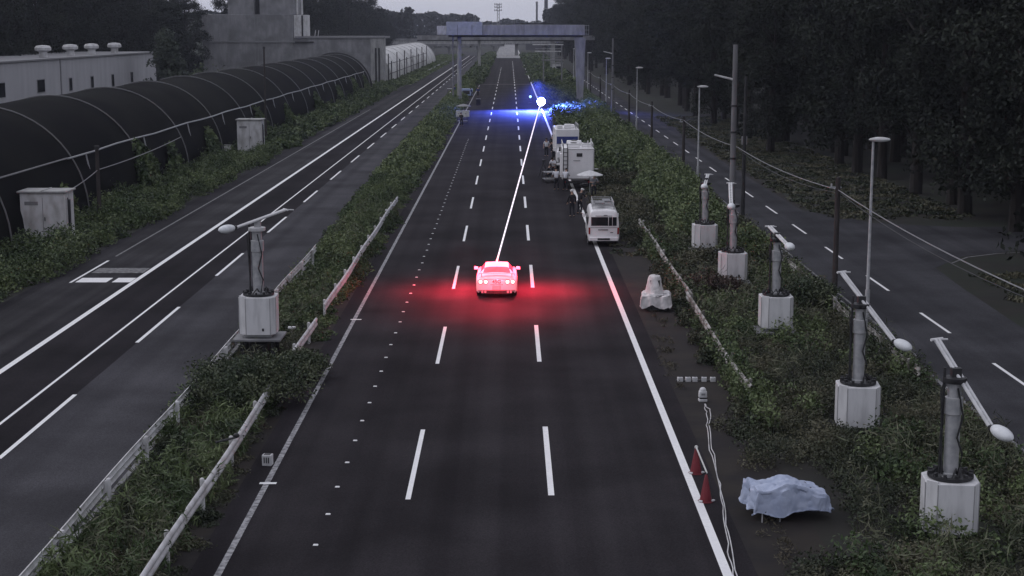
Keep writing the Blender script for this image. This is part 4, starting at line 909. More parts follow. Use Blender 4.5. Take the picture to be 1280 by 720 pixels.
def rear_panel(name, m, x0, x1, z0, z1, dy=0, parent=VAN, y0=-.012, slope=0.0, th=.02, bevel=.0):
    """panel lying on a rear face leaning forward with height"""
    f = lambda z: y0+dy+max(0, z-1.2)*slope
    b = MB(); b.plate([(x0, f(z0), z0), (x1, f(z0), z0), (x1, f(z1), z1), (x0, f(z1), z1)], th); return b.build(name, m, parent, bevel=bevel)
rear_panel('rear_window', M_glass, -.76, .26, 1.32, 1.86, -.0); rear_panel('rear_window', M_glass, .30, .50, 1.32, 1.86); rear_panel('rear_window', M_glass, .53, .77, 1.32, 1.86)
rear_panel('tailgate_seam', M_grey, -.80, .80, 1.20, 1.225, -.012); rear_panel('tailgate_trim', M_dark, -.34, .26, 1.04, 1.09, -.012); rear_panel('tailgate_lip', M_galv, -.5, .5, 1.91, 1.95, -.01)
for s in (-1, 1): b = MB(); b.box((s*.865, .0, 1.0), (.10, .07, .42)); b.build('tail_lamp', M_tailglass, VAN, bevel=.015)
b = MB(); b.box((0, -.06, .50), (1.74, .2, .24)); b.build('bumper', M_vanwhite, VAN, bevel=.04)
b = MB(); b.box((0, -.165, .50), (.74, .02, .12)); b.build('number_plate_recess', M_dark, VAN)
b = MB(); b.box((.48, -.03, .9), (.16, .03, .04)); b.box((.1, -.03, 1.98), (.22, .03, .03)); b.build('handle', M_dark, VAN)
for s in (-1, 1):
    for (y0, y1) in ((.35, 1.5), (1.6, 2.9), (3.0, 4.0)):
        x = s*.945; xt = s*.895; b = MB(); p = [(x, y0, 1.30), (x, y1, 1.30), (xt, y1, 1.82), (xt, y0, 1.82)]; b.plate(p if s > 0 else p[::-1], .012); b.build('side_window', M_glass, VAN)
    b = MB(); b.box((s*.952, 2.95, 1.0), (.008, .015, 1.1)); b.box((s*.952, 1.55, 1.0), (.008, .015, 1.1)); b.box((s*.955, 2.2, 1.22), (.012, 2.6, .025)); b.build('side_trim', M_grey, VAN)
    b = MB(); b.box((s*1.06, 4.45, 1.42), (.16, .1, .24)); b.box((s*.97, 4.47, 1.38), (.12, .05, .05)); b.build('wing_mirror', M_vanwhite, VAN, bevel=.02)
    for y in (.95, 4.2): wheel(VAN, s*.82, y, .33, .2)
b = MB()
for x in (-.62, .62): b.cyl((x, .5, zt+.22), (x, 3.6, zt+.22), .025, n=6)
for i in range(8): y = .5+i*.443; b.cyl((-.66, y, zt+.2), (.66, y, zt+.2), .022, n=6)
for y in (.7, 2.0, 3.3):
    for x in (-.64, .64): b.box((x, y, zt+.08), (.04, .06, .26))
for z in (.33, .42):
    b.cyl((-.62, .5, zt+z), (.62, .5, zt+z), .02, n=6); b.cyl((-.62, 3.6, zt+z), (.62, 3.6, zt+z), .02, n=6)
    for s in (-1, 1): b.cyl((s*.62, .5, zt+z), (s*.62, 3.6, zt+z), .02, n=6)
b.build('roof_rack', M_galv, VAN)
VAN.scale = (.90, .95, .87)
b = MB(); b.box((-.2, 1.2, zt+.32), (.6, .9, .14)); b.box((.25, 2.4, zt+.32), (.5, 1.1, .12)); o = tag(b.build('equipment_case', M_grey, bevel=.02), 'flat grey equipment cases lying on the roof rack of the white van', 'case'); o.location = VAN.location; o.rotation_euler = VAN.rotation_euler; o.scale = VAN.scale

# --- box truck
tb = P(722, 236.5); TR = empty('box_truck', (tb.x+.02, tb.y, 0), R(-.5), 'white box truck with a rear ladder and roof rails parked before the van', 'truck')
b = MB(); b.box((0, 2.3, 1.86), (2.36, 4.6, 2.30)); box_ = b.build('cargo_box', M_vanwhite, TR, bevel=.06)
b = MB(); [b.box((x, -.012, 1.86), (.02, .02, 2.2)) for x in (-.72, 1.12)]; b.box((.2, -.012, .80), (1.86, .02, .02)); b.box((.2, -.012, 2.92), (1.86, .02, .02)); b.box((-1.19, 2.0, 1.86), (.02, .02, 2.2)); b.build('door_seam', M_grey, box_)
b = MB(); b.box((.10, -.02, 2.52), (.42, .04, .26)); b.build('vent', M_dark, box_)
b = MB(); b.box((.2, -.03, 1.15), (.16, .04, .06)); b.box((-.1, -.03, 2.1), (.5, .03, .03)); b.build('latch', M_dark, box_)
b = MB()
for x in (-1.08, -.78): b.tube([(x, -.14, .75), (x, -.14, 3.1), (x, .15, 3.3)], .03, 6)
for i in range(8): b.cyl((-1.08, -.14, .9+.3*i), (-.78, -.14, .9+.3*i), .024, n=6)
b.build('ladder', M_dark, TR)
b = MB()
for x in (-1.1, 1.1):
    b.cyl((x, .1, 3.32), (x, 4.5, 3.32), .03, n=6)
    for y in (.1, 1.2, 2.3, 3.4, 4.5): b.cyl((x, y, 3.0), (x, y, 3.32), .025, n=6)
b.cyl((-1.1, .1, 3.32), (1.1, .1, 3.32), .03, n=6); b.build('roof_rail', M_white_dirty, TR)
for (x, y, d) in ((-.3, .9, (.9, .8, .32)), (.65, 1.6, (.7, .9, .28)), (-.2, 3.0, (1.2, 1.0, .35))): b = MB(); b.box((x, y, 3.01+d[2]/2), d, None, .9); q = b.build('roof_unit', M_vanwhite, TR, bevel=.04); w_ = MB(); w_.lathe([(.22, 0), (.24, .04), (.05, .06)], 14, (x, y, 3.01+d[2])); w_.build('fan', M_dark, q)
b = MB(); b.cyl((.95, .4, 3.0), (.95, .4, 3.7), .05, n=8); b.cyl((.72, .3, 3.0), (.72, .3, 3.55), .04, n=8); b.build('roof_mast', M_vanwhite, TR)
b = MB(); b.box((0, 5.6, 1.05), (1.9, 1.7, .9)); b.box((0, 5.45, 1.75), (1.8, 1.3, .7), None, .9); b.build('cab', M_vanwhite, TR, bevel=.08)
b = MB(); b.box((0, 2.6, .58), (.9, 6.2, .2)); b.box((0, -.04, .52), (2.1, .1, .16)); b.build('chassis', M_dark, TR)
for s in (-1, 1):
    b = MB(); b.box((s*.9, -.1, .55), (.3, .05, .12)); b.build('tail_lamp', M_tailglass, TR)
    b = MB(); b.box((s*1.12, 5.9, 1.8), (.18, .06, .34)); b.build('wing_mirror', M_vanwhite, TR, bevel=.02)
    b = MB(); b.box((s*.97, 5.75, 1.8), (.02, .8, .45)); b.build('side_window', M_glass, TR)
    for y in (1.2, 5.5): wheel(TR, s*.85, y, .40, .26)
b = MB(); b.box((-1.24, 1.0, 1.7), (.12, 1.2, 1.7)); b.build('side_locker', M_vanwhite, TR, bevel=.02)
b = MB(); b.box((1.33, -.0, 1.5), (.3, .04, .05)); b.build('side_arm', M_vanwhite, TR)

# --- camper truck facing the camera
CT = empty('camper_truck', (4.85, 131.0, 0), R(1), 'white over-cab camper truck facing the camera beyond the box truck', 'truck')
b = MB(); b.box((0, 2.9, 2.35), (2.0, 5.2, 2.0)); cb_ = b.build('camper_box', M_vanwhite, CT, bevel=.08)
b = MB(); b.box((0, .27, 2.42), (1.78, .06, .62)); b.build('front_window', M_curtain, CT, bevel=.02)
b = MB(); b.box((0, .9, 1.05), (1.82, 1.9, .9)); b.add([(-.88, .05, 1.45), (.88, .05, 1.45), (.88, 1.3, 1.45), (-.88, 1.3, 1.45), (-.76, .45, 2.0), (.76, .45, 2.0), (.76, 1.3, 2.0), (-.76, 1.3, 2.0)], [(4,5,6,7), (0,1,5,4), (1,2,6,5), (2,3,7,6), (3,0,4,7)]); b.build('cab', M_vanwhite, CT, bevel=.07)
b = MB(); b.plate([(-.74, .09, 1.50), (.74, .09, 1.50), (.66, .40, 1.93), (-.66, .40, 1.93)], .03); b.build('windshield', M_glass, CT)
b = MB(); b.box((0, -.08, .72), (1.5, .05, .28)); b.build('grille', M_dark, CT)
b = MB(); b.box((0, -.1, .45), (1.84, .16, .2)); b.build('bumper', M_vanwhite, CT, bevel=.03)
for s in (-1, 1):
    b = MB(); b.box((s*.72, -.07, .92), (.26, .06, .17)); b.build('headlight', M_conc_light, CT, bevel=.03)
    b = MB(); b.box((s*1.08, .25, 1.65), (.22, .07, .3)); b.build('wing_mirror', M_vanwhite, CT, bevel=.02)
    for y in (.9, 4.2): wheel(CT, s*.80, y, .38, .22)
for (x, y, d) in ((-.62, .7, (.5, .5, .3)), (.05, .9, (.62, .7, .38)), (.45, 2.0, (.5, .7, .3))): b = MB(); b.box((x, y, 3.36+d[2]/2), d, None, .88); b.build('roof_unit', M_vanwhite, CT, bevel=.05)
b = MB()
for i in range(5): b.cyl((.93, .5+i, 3.34), (.93, .5+i, 3.7), .025, n=6)
b.cyl((.93, .5, 3.7), (.93, 4.5, 3.7), .03, n=6); b.cyl((.72, .35, 3.34), (.62, .35, 3.85), .03, n=6); b.build('roof_rail', M_galv, CT)
b = MB(); b.box((0, 3.0, .6), (.9, 4.6, .2)); b.build('chassis', M_dark, CT)

# ------------------------------------------------------------------ people
def skin_mesh(name, verts, edges, radii, m, parent, sub=1, root=0):
    me = bpy.data.meshes.new(name); me.from_pydata([tuple(v) for v in verts], edges, [])
    o = bpy.data.objects.new(name, me); col.objects.link(o)
    sk = o.modifiers.new('skin', 'SKIN'); sk.use_smooth_shade = True; sk.branch_smoothing = .4
    for i, r in enumerate(radii): me.skin_vertices[0].data[i].radius = r if hasattr(r, '__len__') else (r, r); me.skin_vertices[0].data[i].use_root = (i == root)
    ss = o.modifiers.new('sub', 'SUBSURF'); ss.levels = sub; ss.render_levels = sub
    dg = bpy.context.evaluated_depsgraph_get(); ev = o.evaluated_get(dg); nm_ = bpy.data.meshes.new_from_object(ev)
    bpy.data.objects.remove(o); bpy.data.meshes.remove(me); nm_.name = name; nm_.materials.clear(); nm_.materials.append(m)
    q = bpy.data.objects.new(name, nm_); col.objects.link(q); q.parent = parent; return q
def person(X, Y, rz, label, shirt, pose='stand', cap=None, h=1.72, seed=0, z=0.):
    rr = random.Random(seed); root = empty('person', (X, Y, z), rz, label, 'person', 'film crew members'); k = h/1.75
    # facing +Y in local space
    if pose == 'stand': hip = Vector((0, 0, .93)); chest = Vector((0, .02, 1.32)); neck = Vector((0, .02, 1.50)); head = Vector((0, .05, 1.64)); kn = [Vector((s*.11, .03, .50)) for s in (-1, 1)]; ft = [Vector((s*.12, -.03+.05*s*rr.uniform(-1, 1), .07)) for s in (-1, 1)]; el = [Vector((s*.27, .0, 1.16)) for s in (-1, 1)]; wr = [Vector((s*.27, .12, .92)) for s in (-1, 1)]
    elif pose == 'work': hip = Vector((0, -.02, .92)); chest = Vector((0, .10, 1.28)); neck = Vector((0, .17, 1.44)); head = Vector((0, .25, 1.55)); kn = [Vector((s*.12, .05, .50)) for s in (-1, 1)]; ft = [Vector((s*.14, -.02, .07)) for s in (-1, 1)]; el = [Vector((s*.27, .22, 1.10)) for s in (-1, 1)]; wr = [Vector((s*.16, .44, 1.14)) for s in (-1, 1)]
    elif pose == 'walk': hip = Vector((0, 0, .92)); chest = Vector((0, .05, 1.31)); neck = Vector((0, .06, 1.49)); head = Vector((0, .09, 1.62)); kn = [Vector((-.1, .20, .52)), Vector((.1, -.04, .48))]; ft = [Vector((-.1, .30, .07)), Vector((.1, -.34, .10))]; el = [Vector((-.26, -.12, 1.14)), Vector((.26, .12, 1.14))]; wr = [Vector((-.25, -.02, .92)), Vector((.24, .30, 1.0))]
    else: hip = Vector((0, -.12, .42)); chest = Vector((0, .10, .80)); neck = Vector((0, .16, .96)); head = Vector((0, .24, 1.08)); kn = [Vector((s*.18, .30, .50)) for s in (-1, 1)]; ft = [Vector((s*.16, .02, .07)) for s in (-1, 1)]; el = [Vector((s*.27, .28, .64)) for s in (-1, 1)]; wr = [Vector((s*.14, .46, .58)) for s in (-1, 1)]
    sc = lambda v: v*k
    sh = [chest+Vector((s*.18, 0, .10)) for s in (-1, 1)]; belly = (hip+chest)/2
    hp = [hip+Vector((s*.10, 0, -.05)) for s in (-1, 1)]
    up = (head-neck).normalized()
    V = [hip, belly, chest, neck, head-up*.02, head+up*.08]; Rr = [(.14, .11), (.125, .10), (.15, .11), .055, (.078, .092), (.07, .085)]; E = [(0, 1), (1, 2), (2, 3), (3, 4), (4, 5)]
    for i in (0, 1):
        a = len(V); fwd = Vector((0, .13, -.02)); hd = (wr[i]-el[i]).normalized()
        V += [sh[i], el[i], wr[i], wr[i]+hd*.07]; Rr += [.055, .042, .028, (.038, .02)]; E += [(2, a), (a, a+1), (a+1, a+2), (a+2, a+3)]
        a = len(V); V += [hp[i], kn[i], ft[i]+Vector((0, -.02, .03)), ft[i]+fwd]; Rr += [.085, .058, .042, (.042, .035)]; E += [(0, a), (a, a+1), (a+1, a+2), (a+2, a+3)]
    body = skin_mesh('body', [sc(v) for v in V], E, [tuple(q*k for q in r) if hasattr(r, '__len__') else r*k for r in Rr], M_skin, root)
    # fingers, nose, ears, eyes joined into the body surface mesh
    b = MB(); side = Vector((1, 0, 0))
    for i in (0, 1):
        s = (-1, 1)[i]; hd = (wr[i]-el[i]).normalized(); pal = wr[i]+hd*.075; pn = hd.cross(side).normalized(); lat = pn.cross(hd).normalized()
        for j, L in enumerate((.062, .074, .078, .068)):
            p0 = pal+lat*(-.028+.019*j); b.tube([sc(p0-hd*.02), sc(p0+hd*L*.5-pn*.006), sc(p0+hd*L*.85-pn*.03)], .009, 5, [.010*k, .009*k, .007*k])
        p0 = wr[i]+hd*.03-lat*s*.03; b.tube([sc(p0), sc(p0-lat*s*.03+hd*.03), sc(p0-lat*s*.035+hd*.06)], .01, 5, [.012*k, .010*k, .008*k])
    f = Vector((0, 1, 0)); b.ball(sc(head+f*.10-up*.0), (.014*k, .022*k, .026*k), 8, 6)
    for s in (-1, 1): b.ball(sc(head+side*s*.083), (.012*k, .022*k, .03*k), 8, 6)
    b.box(sc(head+f*.092-up*.05), (.045*k, .014*k, .012*k))
    me = body.data; b.v += [tuple(v.co) for v in []]
    o2 = b.build('tmp', M_skin); import bmesh
    bm = bmesh.new(); bm.from_mesh(me); bm.from_mesh(o2.data); bm.to_mesh(me); bm.free(); bpy.data.objects.remove(o2); me.shade_smooth()
    e = MB(); [e.ball(sc(head+f*.088+side*s*.032+up*.018), .012*k, 8, 6) for s in (-1, 1)]; e.build('eyes', M_hair, root)
    hb = MB(); hb.ball(sc(head+up*.055-f*.012), (.098*k, .112*k, .098*k), 12, 8); hb.v = [v for v in hb.v]; hb.build('hair' if not cap else 'cap', cap or M_hair, root)
    if cap: c_ = MB(); c_.box(sc(head+up*.07+f*.13), (.14*k, .10*k, .015*k)); c_.build('cap_peak', cap, root)
    # shirt and trousers
    V = [hip+Vector((0, 0, -.05)), belly, chest, neck-up*.06]; Rr = [(.19, .16), (.175, .15), (.185, .145), .075]; E = [(0, 1), (1, 2), (2, 3)]
    for i in (0, 1):
        a = len(V); V += [sh[i], sh[i].lerp(el[i], .9)] + ([el[i].lerp(wr[i], .9)] if shirt in (M_shirt_k, M_shirt_b) else []); Rr += [.07, .06] + ([.043] if shirt in (M_shirt_k, M_shirt_b) else []); E += [(2, a), (a, a+1)] + ([(a+1, a+2)] if shirt in (M_shirt_k, M_shirt_b) else [])
    skin_mesh('shirt', [sc(v) for v in V], E, [tuple(q*k for q in r) if hasattr(r, '__len__') else r*k for r in Rr], shirt, root)
    V = [hip+Vector((0, 0, .06)), hip-Vector((0, 0, .04))]; Rr = [(.175, .145), (.155, .13)]; E = [(0, 1)]
    for i in (0, 1): a = len(V); V += [hp[i]-Vector((0, 0, .04)), kn[i], ft[i]+Vector((0, -.02, .05))]; Rr += [.10, .075, .062]; E += [(1, a), (a, a+1), (a+1, a+2)]
    skin_mesh('trousers', [sc(v) for v in V], E, [tuple(q*k for q in r) if hasattr(r, '__len__') else r*k for r in Rr], M_trouser, root)
    for i in (0, 1): s_ = MB(); s_.ball(sc(ft[i]+Vector((0, .05, -.02))), (.05*k, .14*k, .05*k), 10, 6); s_.build('shoe', M_black if i else M_black, root)
    return root
crew = [(683, 196, 175, 'person in white shirt and dark trousers standing alone left of the trucks', M_shirt_w, 'stand', None),
        (692, 199, 60, 'person in dark clothes standing between the lone figure and the camper truck', M_shirt_k, 'work', None),
        (690.5, 191, 200, 'person in black at the front left corner of the camper truck', M_shirt_k, 'stand', None),
        (695.5, 238, 10, 'person in white shirt standing left of the truck ladder', M_shirt_w, 'work', None),
        (706.5, 238.5, -20, 'person in white shirt by the rear ladder of the box truck, right of the pair', M_shirt_w, 'work', None),
        (692, 222, 150, 'person in white shirt bending beside the left flank of the box truck', M_shirt_w, 'work', None),
        (684, 224, -80, 'person in black crouching by the equipment cart left of the box truck', M_shirt_k, 'crouch', None),
        (715, 271.5, 20, 'person in black with white cap at the left rear of the van', M_shirt_k, 'stand', M_hatw),
        (724.5, 268, -40, 'person in black with white cap standing close to the van', M_shirt_k, 'work', M_hatw),
        (742, 247, 190, 'person in grey shirt behind the white van under the white parasol', M_shirt_g, 'work', M_hatw),
        (597.5, 121, 200, 'person in dark blue on the left verge holding still beside the gantry leg', M_shirt_b, 'stand', None),
        (590, 122, 100, 'person in blue bending over gear at the gantry leg', M_shirt_b, 'work', None),
        (563, 126, -70, 'person in white shirt on the left road side near the gantry leg', M_shirt_w, 'stand', None),
        (568, 119, 40, 'person in blue standing left of the gantry leg', M_shirt_b, 'stand', None),
        (577, 158, 20, 'person in black pushing the cart with white boxes on the left verge', M_shirt_k, 'work', None)]
for i, (px, py, rz, lab, sh_, po, cp) in enumerate(crew):
    p = P(px, py); person(p.x, p.y, R(rz), lab, sh_, po, cp, seed=i)

# ------------------------------------------------------------------ crew gear
def cart(X, Y, rz, label, w=.9, l=1.2):
    r_ = empty('equipment_cart', (X, Y, 0), rz, label, 'cart'); b = MB(); b.box((0, 0, .28), (w, l, .06)); b.box((0, 0, .8), (w, l, .05)); b.build('shelf', M_grey, r_)
    b = MB(); [b.cyl((sx*w*.46, sy*l*.46, .15), (sx*w*.46, sy*l*.46, 1.0), .02, n=6) for sx in (-1, 1) for sy in (-1, 1)]; b.build('frame', M_dark, r_)
    for sx in (-1, 1):
        for sy in (-1, 1): b = MB(); b.cyl((sx*w*.46-.02, sy*l*.46, .09), (sx*w*.46+.02, sy*l*.46, .09), .09, n=12); b.build('castor', M_black, r_)
    return r_
p = P(687, 228); cart(p.x, p.y, .2, 'dark equipment cart left of the box truck'); 
p = P(578, 154); cart(p.x, p.y, 0, 'dark cart carrying two white boxes on the left verge', 1.3, 1.5)
for dx, w, lab in ((-.45, .62, 'left and smaller white box on the cart on the left verge'), (.42, .95, 'right and larger white box on the cart on the left verge')):
    r_ = empty('white_case', (p.x+dx, p.y-.2, .825), 0, lab, 'case'); b = MB(); b.box((0, 0, .34), (w, .8, .68)); b.build('body', M_white, r_, bevel=.03); b = MB(); b.box((0, 0, .70), (w+.04, .84, .05)); b.build('lid', M_white_dirty, r_); b = MB(); b.box((0, -.42, .4), (.2, .03, .04)); b.build('handle', M_dark, r_)
def parasol(X, Y, r, h, m, label):
    r_ = empty('parasol', (X, Y, 0), 0, label, 'parasol'); b = MB(); b.cyl((0, 0, 0), (0, 0, h), .025, n=8); b.build('pole', M_galv, r_)
    b = MB(); b.lathe([(r, h-.3), (r*.98, h-.26), (r*.5, h-.08), (.03, h+.04), (.02, h-.0), (r*.5, h-.12), (r*.96, h-.3)], 16); b.build('canopy', m, r_, smooth=20)
    b = MB(); b.lathe([(.3, 0), (.3, .06), (.05, .1)], 14); b.build('base', M_dark, r_)
p = P(744, 250); parasol(5.75, p.y+4.5, .95, 1.6, M_white, 'white parasol standing between the van and the box truck')
p = P(580, 149); parasol(p.x-.1, p.y+1.6, .95, 1.9, M_grey, 'small grey parasol behind the cart on the left verge')
def tripod(X, Y, label, h=1.4, rz=0.):
    r_ = empty('camera_tripod', (X, Y, 0), rz, label, 'camera'); b = MB(); [b.cyl((0, 0, h), (.5*math.cos(a), .5*math.sin(a), 0), .022, n=6) for a in (.3, 2.4, 4.5)]; b.build('tripod', M_dark, r_)
    b = MB(); b.box((0, 0, h+.12), (.16, .42, .2)); b.box((.12, -.1, h+.16), (.12, .1, .12)); b.build('camera_body', M_dark, r_, bevel=.02); b = MB(); b.cyl((0, .2, h+.12), (0, .38, h+.12), .07, n=14); b.build('lens', M_black, r_)
p = P(679, 222); tripod(p.x, p.y, 'film camera on a tripod left of the crouching person', 1.2)
p = P(731, 262); tripod(p.x, p.y, 'film camera on a tripod beside the white-capped crew', 1.5, 2.)
p = P(583, 121); r_ = empty('generator', (p.x, p.y, 0), 0, 'pale generator case on the left verge at the gantry leg', 'generator'); b = MB(); b.box((0, 0, .8), (2.2, 1.5, 1.2)); b.build('body', mat('gen_blue', (.35, .42, .62), .5), r_, bevel=.06); b = MB(); b.box((0, -.76, .8), (1.2, .04, .6)); b.build('grille', M_dark, r_); b = MB(); b.box((0, 0, .1), (2.0, 1.4, .2)); b.build('skid', M_dark, r_)
p = P(598, 131); r_ = empty('flight_case', (p.x, p.y, 0), 0, 'small black flight case on the asphalt near the left verge', 'case'); b = MB(); b.box((0, 0, .45), (.7, .6, .9)); b.build('body', M_shirt_k, r_, bevel=.03); b = MB(); b.box((0, 0, .91), (.74, .64, .05)); b.build('lid', M_grey, r_)
p = P(562, 116); r_ = empty('gear_table', (p.x+.6, p.y-1, 0), 0, 'folding table of gear left of the gantry leg', 'table'); b = MB(); b.box((0, 0, .8), (2.0, .8, .05)); b.build('tabletop', M_white_dirty, r_)
for sx in (-1, 1):
    for sy in (-1, 1): b = MB(); b.cyl((sx*.9, sy*.35, 0), (sx*.9, sy*.35, .78), .025, n=6); b.build('leg', M_dark, r_)

# ------------------------------------------------------------------ right verge things
def draped(name, outline, zf, m, loc, rz, label, cat, seed, nx=90, ny=76, parts=None):
    """cloth over a hidden body: height field with folds, hanging skirt"""
    root = empty(name, loc, rz, label, cat); rs = random.Random(seed); ph = [rs.uniform(0, 6) for _ in range(8)]
    V = []; 
    for i in range(nx+1):
        for j in range(ny+1):
            u = -1+2*i/nx; v = -1+2*j/ny
            x, y = outline(u, v); z = zf(u, v)
            fold = .035*math.sin(7*u+3*v+ph[0]+2*math.sin(3*v+ph[1])) + .03*math.sin(11*v-5*u+ph[2]) + .018*abs(math.sin(9*u-7*v+ph[3])) + .05*max(0, math.sin(4.5*u+2.2*v+ph[4]))**6
            e = max(abs(u), abs(v)); V.append((x + .05*math.sin(9*v+ph[5])*(e > .7), y + .05*math.sin(10*u+ph[6])*(e > .7), max(.03, z+fold)))
    Fs = [(i*(ny+1)+j, (i+1)*(ny+1)+j, (i+1)*(ny+1)+j+1, i*(ny+1)+j+1) for i in range(nx) for j in range(ny)]
    b = MB(); b.add(V, Fs); o = b.build('tarpaulin', m, root, smooth=28); s_ = o.modifiers.new('thick', 'SOLIDIFY'); s_.thickness = .012
    tx = bpy.data.textures.new('crumple', 'CLOUDS'); tx.noise_scale = .24; tx.noise_depth = 3; dm = o.modifiers.new('crumple', 'DISPLACE'); dm.texture = tx; dm.strength = .11; dm.mid_level = .5
    return root
def sm(a, b_, x): t = max(0, min(1, (x-a)/(b_-a))); return t*t*(3-2*t)
def zb(u, v):
    e = max(abs(u)**1.0, abs(v)); top = .98-.30*sm(-.1, 1, u)-.06*v; side = 1-sm(.62, .93, e); low = .28+.16*sm(-1, 1, u)*0
    return low*(1-side)+top*side - .12*max(0, e-.93)/.07*0 + .03*math.sin(u*5)
def ob(u, v):
    # skirts stay near the top's edge: x,y compress past the fold
    f = lambda w: math.copysign(min(abs(w), .64)/.64*.90 + max(0, abs(w)-.64)*.28, w)
    w = 1.05*(1-.22*sm(.0, 1, u)*abs(v)); return f(u)*1.08+.12*sm(.4, 1, u), f(v)*.72*(1-.25*sm(.2, 1, u))
p = P(985, 652); bt = draped('covered_equipment', lambda u, v: tuple(q*.88 for q in ob(u, v)), lambda u, v: zb(u, v)*.86-.03, M_bluetarp, (p.x, p.y+.55, 0), R(8), 'low bulky thing under a pale blue tarpaulin in the weeds', 'tarpaulin', 3)
for x in (-.72, -.28): b = MB(); b.cyl((x, -.55, 0), (x, -.55, .26), .018, n=6); b.build('leg', M_galv, bt)
b = MB(); b.box((-.5, -.55, .26), (.6, .03, .03)); b.box((-.1, 0, .42), (1.5, .9, .5)); b.build('inner_frame', M_dark, bt)
def zw(u, v):
    e = max(abs(u), abs(v)); d = math.hypot(u*1.2+.12, v-.25); top = .70+.80*(1-sm(.30, .62, d)); side = 1-sm(.66, .95, e); return .20*(1-side)+top*side
def ow(u, v):
    f = lambda w: math.copysign(min(abs(w), .66)/.66*.8 + max(0, abs(w)-.66)*.35, w); return f(u)*.70, f(v)*.72
p = P(822, 391); wt = draped('covered_machine', lambda u, v: (ow(u, v)[0]*.98, ow(u, v)[1]*.95), lambda u, v: zw(u, v)*.93, M_whitetarp, (p.x, p.y+.75, 0), R(-6), 'hunched machine covered by a crumpled whitish sheet beside the road', 'tarpaulin', 5)
b = MB(); b.box((0, 0, .35), (.9, .9, .6)); b.box((-.05, .12, .9), (.4, .4, .7)); b.build('inner_frame', M_dark, wt)
# five white blocks
for i, px in enumerate((850, 860, 868.5, 880, 891)):
    p = P(px, 477); r_ = empty('concrete_block', (p.x, p.y, 0), R(random.uniform(-8, 8)), ['leftmost', 'second from left', 'middle', 'fourth from left', 'rightmost'][i]+' of the five small white blocks lying in a row', 'block', 'five small white blocks in a row')
    b = MB(); b.box((0, 0, .075), (.17, .16, .15)); b.build('block', M_white, r_, bevel=.012); b = MB(); b.box((0, 0, .155), (.10, .05, .012)); b.build('grip', M_grey, r_)
bm_ = MB(); bm_.box((0, 0, .02), (1.35, .10, .04)); p = P(871, 478.5); o = tag(bm_.build('base_board', M_dark), 'dark board lying under the row of five white blocks', 'board'); o.location = (p.x, p.y+.25, 0)
# meter box
p = P(879, 503); r_ = empty('meter_box', (p.x, p.y+.15, 0), .05, 'small white rounded meter box with two cables on the verge', 'meter box')
b = MB(); b.prism([(-.13, -.12), (.13, -.12), (.13, .12), (-.13, .12)], .0, .09); b.build('base', M_white, r_, bevel=.02)
b = MB(); b.box((0, 0, .11), (.22, .20, .04)); b.build('gap', M_dark, r_)
b = MB(); b.box((0, 0, .24), (.26, .22, .22), None, .92); b.ball((0, 0, .36), (.11, .10, .10), 14, 8); b.build('housing', M_white, r_, bevel=.03)
b = MB(); b.box((0, -.116, .25), (.12, .012, .06)); b.build('window', M_grey, r_)
for k, (pts, lab) in enumerate((([(880, 505), (884, 517), (883, 535), (889, 570), (903, 622), (909, 665), (922, 725), (930, 760)], 'left pale cable trailing from the meter box towards the camera'),
                   ([(880.5, 505), (888, 513), (886, 535), (892, 568), (900, 605), (905, 640), (911, 690), (917, 725), (921, 760)], 'right pale cable trailing from the meter box towards the camera'))):
    b = MB(); w_ = [P(x, y, .025) for x, y in pts]; fine = []
    for a, c in zip(w_[:-1], w_[1:]):
        for t in range(5): q = a.lerp(c, t/5); fine.append(q+Vector((.03*math.sin(t*1.9+q.y*2), 0, 0)))
    b.tube(fine+[w_[-1]], .014, 6); tag(b.build('ground_cable', M_white_dirty), lab, 'cable')
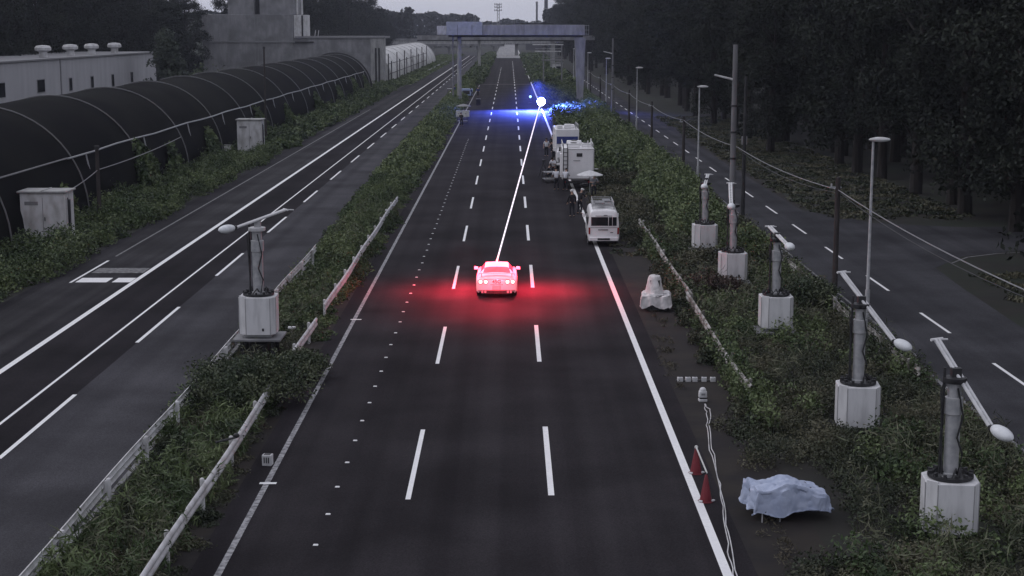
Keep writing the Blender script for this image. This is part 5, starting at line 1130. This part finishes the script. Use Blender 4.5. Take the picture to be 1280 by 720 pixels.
def cone(px, py, label, lean=0.):
    p = P(px, py); r_ = empty('traffic_cone', (p.x, p.y+.15, 0), .2, label, 'traffic cone'); 
    b = MB(); b.prism([(.2*math.cos(a)*1.0, .2*math.sin(a)) for a in [i*math.pi/4+.39 for i in range(8)]], .0, .035); b.build('base', M_cone, r_, bevel=.01)
    b = MB(); b.lathe([(.155, .035), (.15, .06), (.035, .68), (.02, .70)], 22); b.build('cone_body', M_cone, r_)
    b = MB(); [b.box((s*.16, -.08, .05), (.10, .07, .04), (0, 0, s*.5)) for s in (-1, 1)]; b.build('base_weight', M_white, r_, bevel=.01); return r_
cone(870.5, 594, 'red traffic cone farther from the camera on the verge'); c2_ = cone(883, 629.5, 'red traffic cone nearer the camera on the verge')
a = Vector((P(871, 594).x-.01, P(871, 594).y+.15, .72)); c = Vector((c2_.location.x+.02, c2_.location.y+.02, .74))
b = MB(); M_bar = mat('bar_white', (.6, .6, .58), .6); n_ = 8
for k in range(n_): b.cyl(a.lerp(c, k/n_), a.lerp(c, (k+.92)/n_), .022, n=8)
ro = empty('cone_bar', (0, 0, 0), 0, 'striped white bar laid across the tops of the two red cones', 'bar'); b.build('bar', M_bar, ro); b = MB(); b.lathe([(.045, -.02), (.045, .03), (.02, .05)], 12, tuple(a)); b.build('end_loop', M_bar, ro)
# small white box on the left
p = P(334, 583); r_ = empty('marker_box', (p.x, p.y+.1, 0), -.15, 'little white slotted box on the left road edge under the bush', 'box')
b = MB(); b.box((0, 0, .16), (.26, .22, .30)); b.build('body', M_white, r_, bevel=.015)
b = MB(); [b.box((-.06+.06*k, -.113, .17-.0), (.03, .01, .16)) for k in range(3)]; b.box((0, 0, .315), (.18, .15, .012)); b.build('slots', M_dark, r_)
# bits on the median
p = P(268, 575, .8); r_ = empty('reflector_bracket', (-7.32, P(262, 585).y, 0), 0, 'black bracket sticking out of the near median guardrail', 'bracket'); b = MB(); b.cyl((0, 0, .85), (-.5, -.35, .80), .03, n=6); b.ball((0, 0, .9), (.09, .07, .07), 10, 6); b.build('arm', M_dark, r_)
p = P(365, 424); r_ = empty('small_plate', (p.x, p.y, 0), .1, 'small white plate lying in the weeds right of the median mast', 'plate'); b = MB(); b.box((0, 0, .45), (.28, .22, .06)); b.cyl((0, 0, 0), (0, 0, .42), .03, n=6); b.build('plate', M_white, r_)
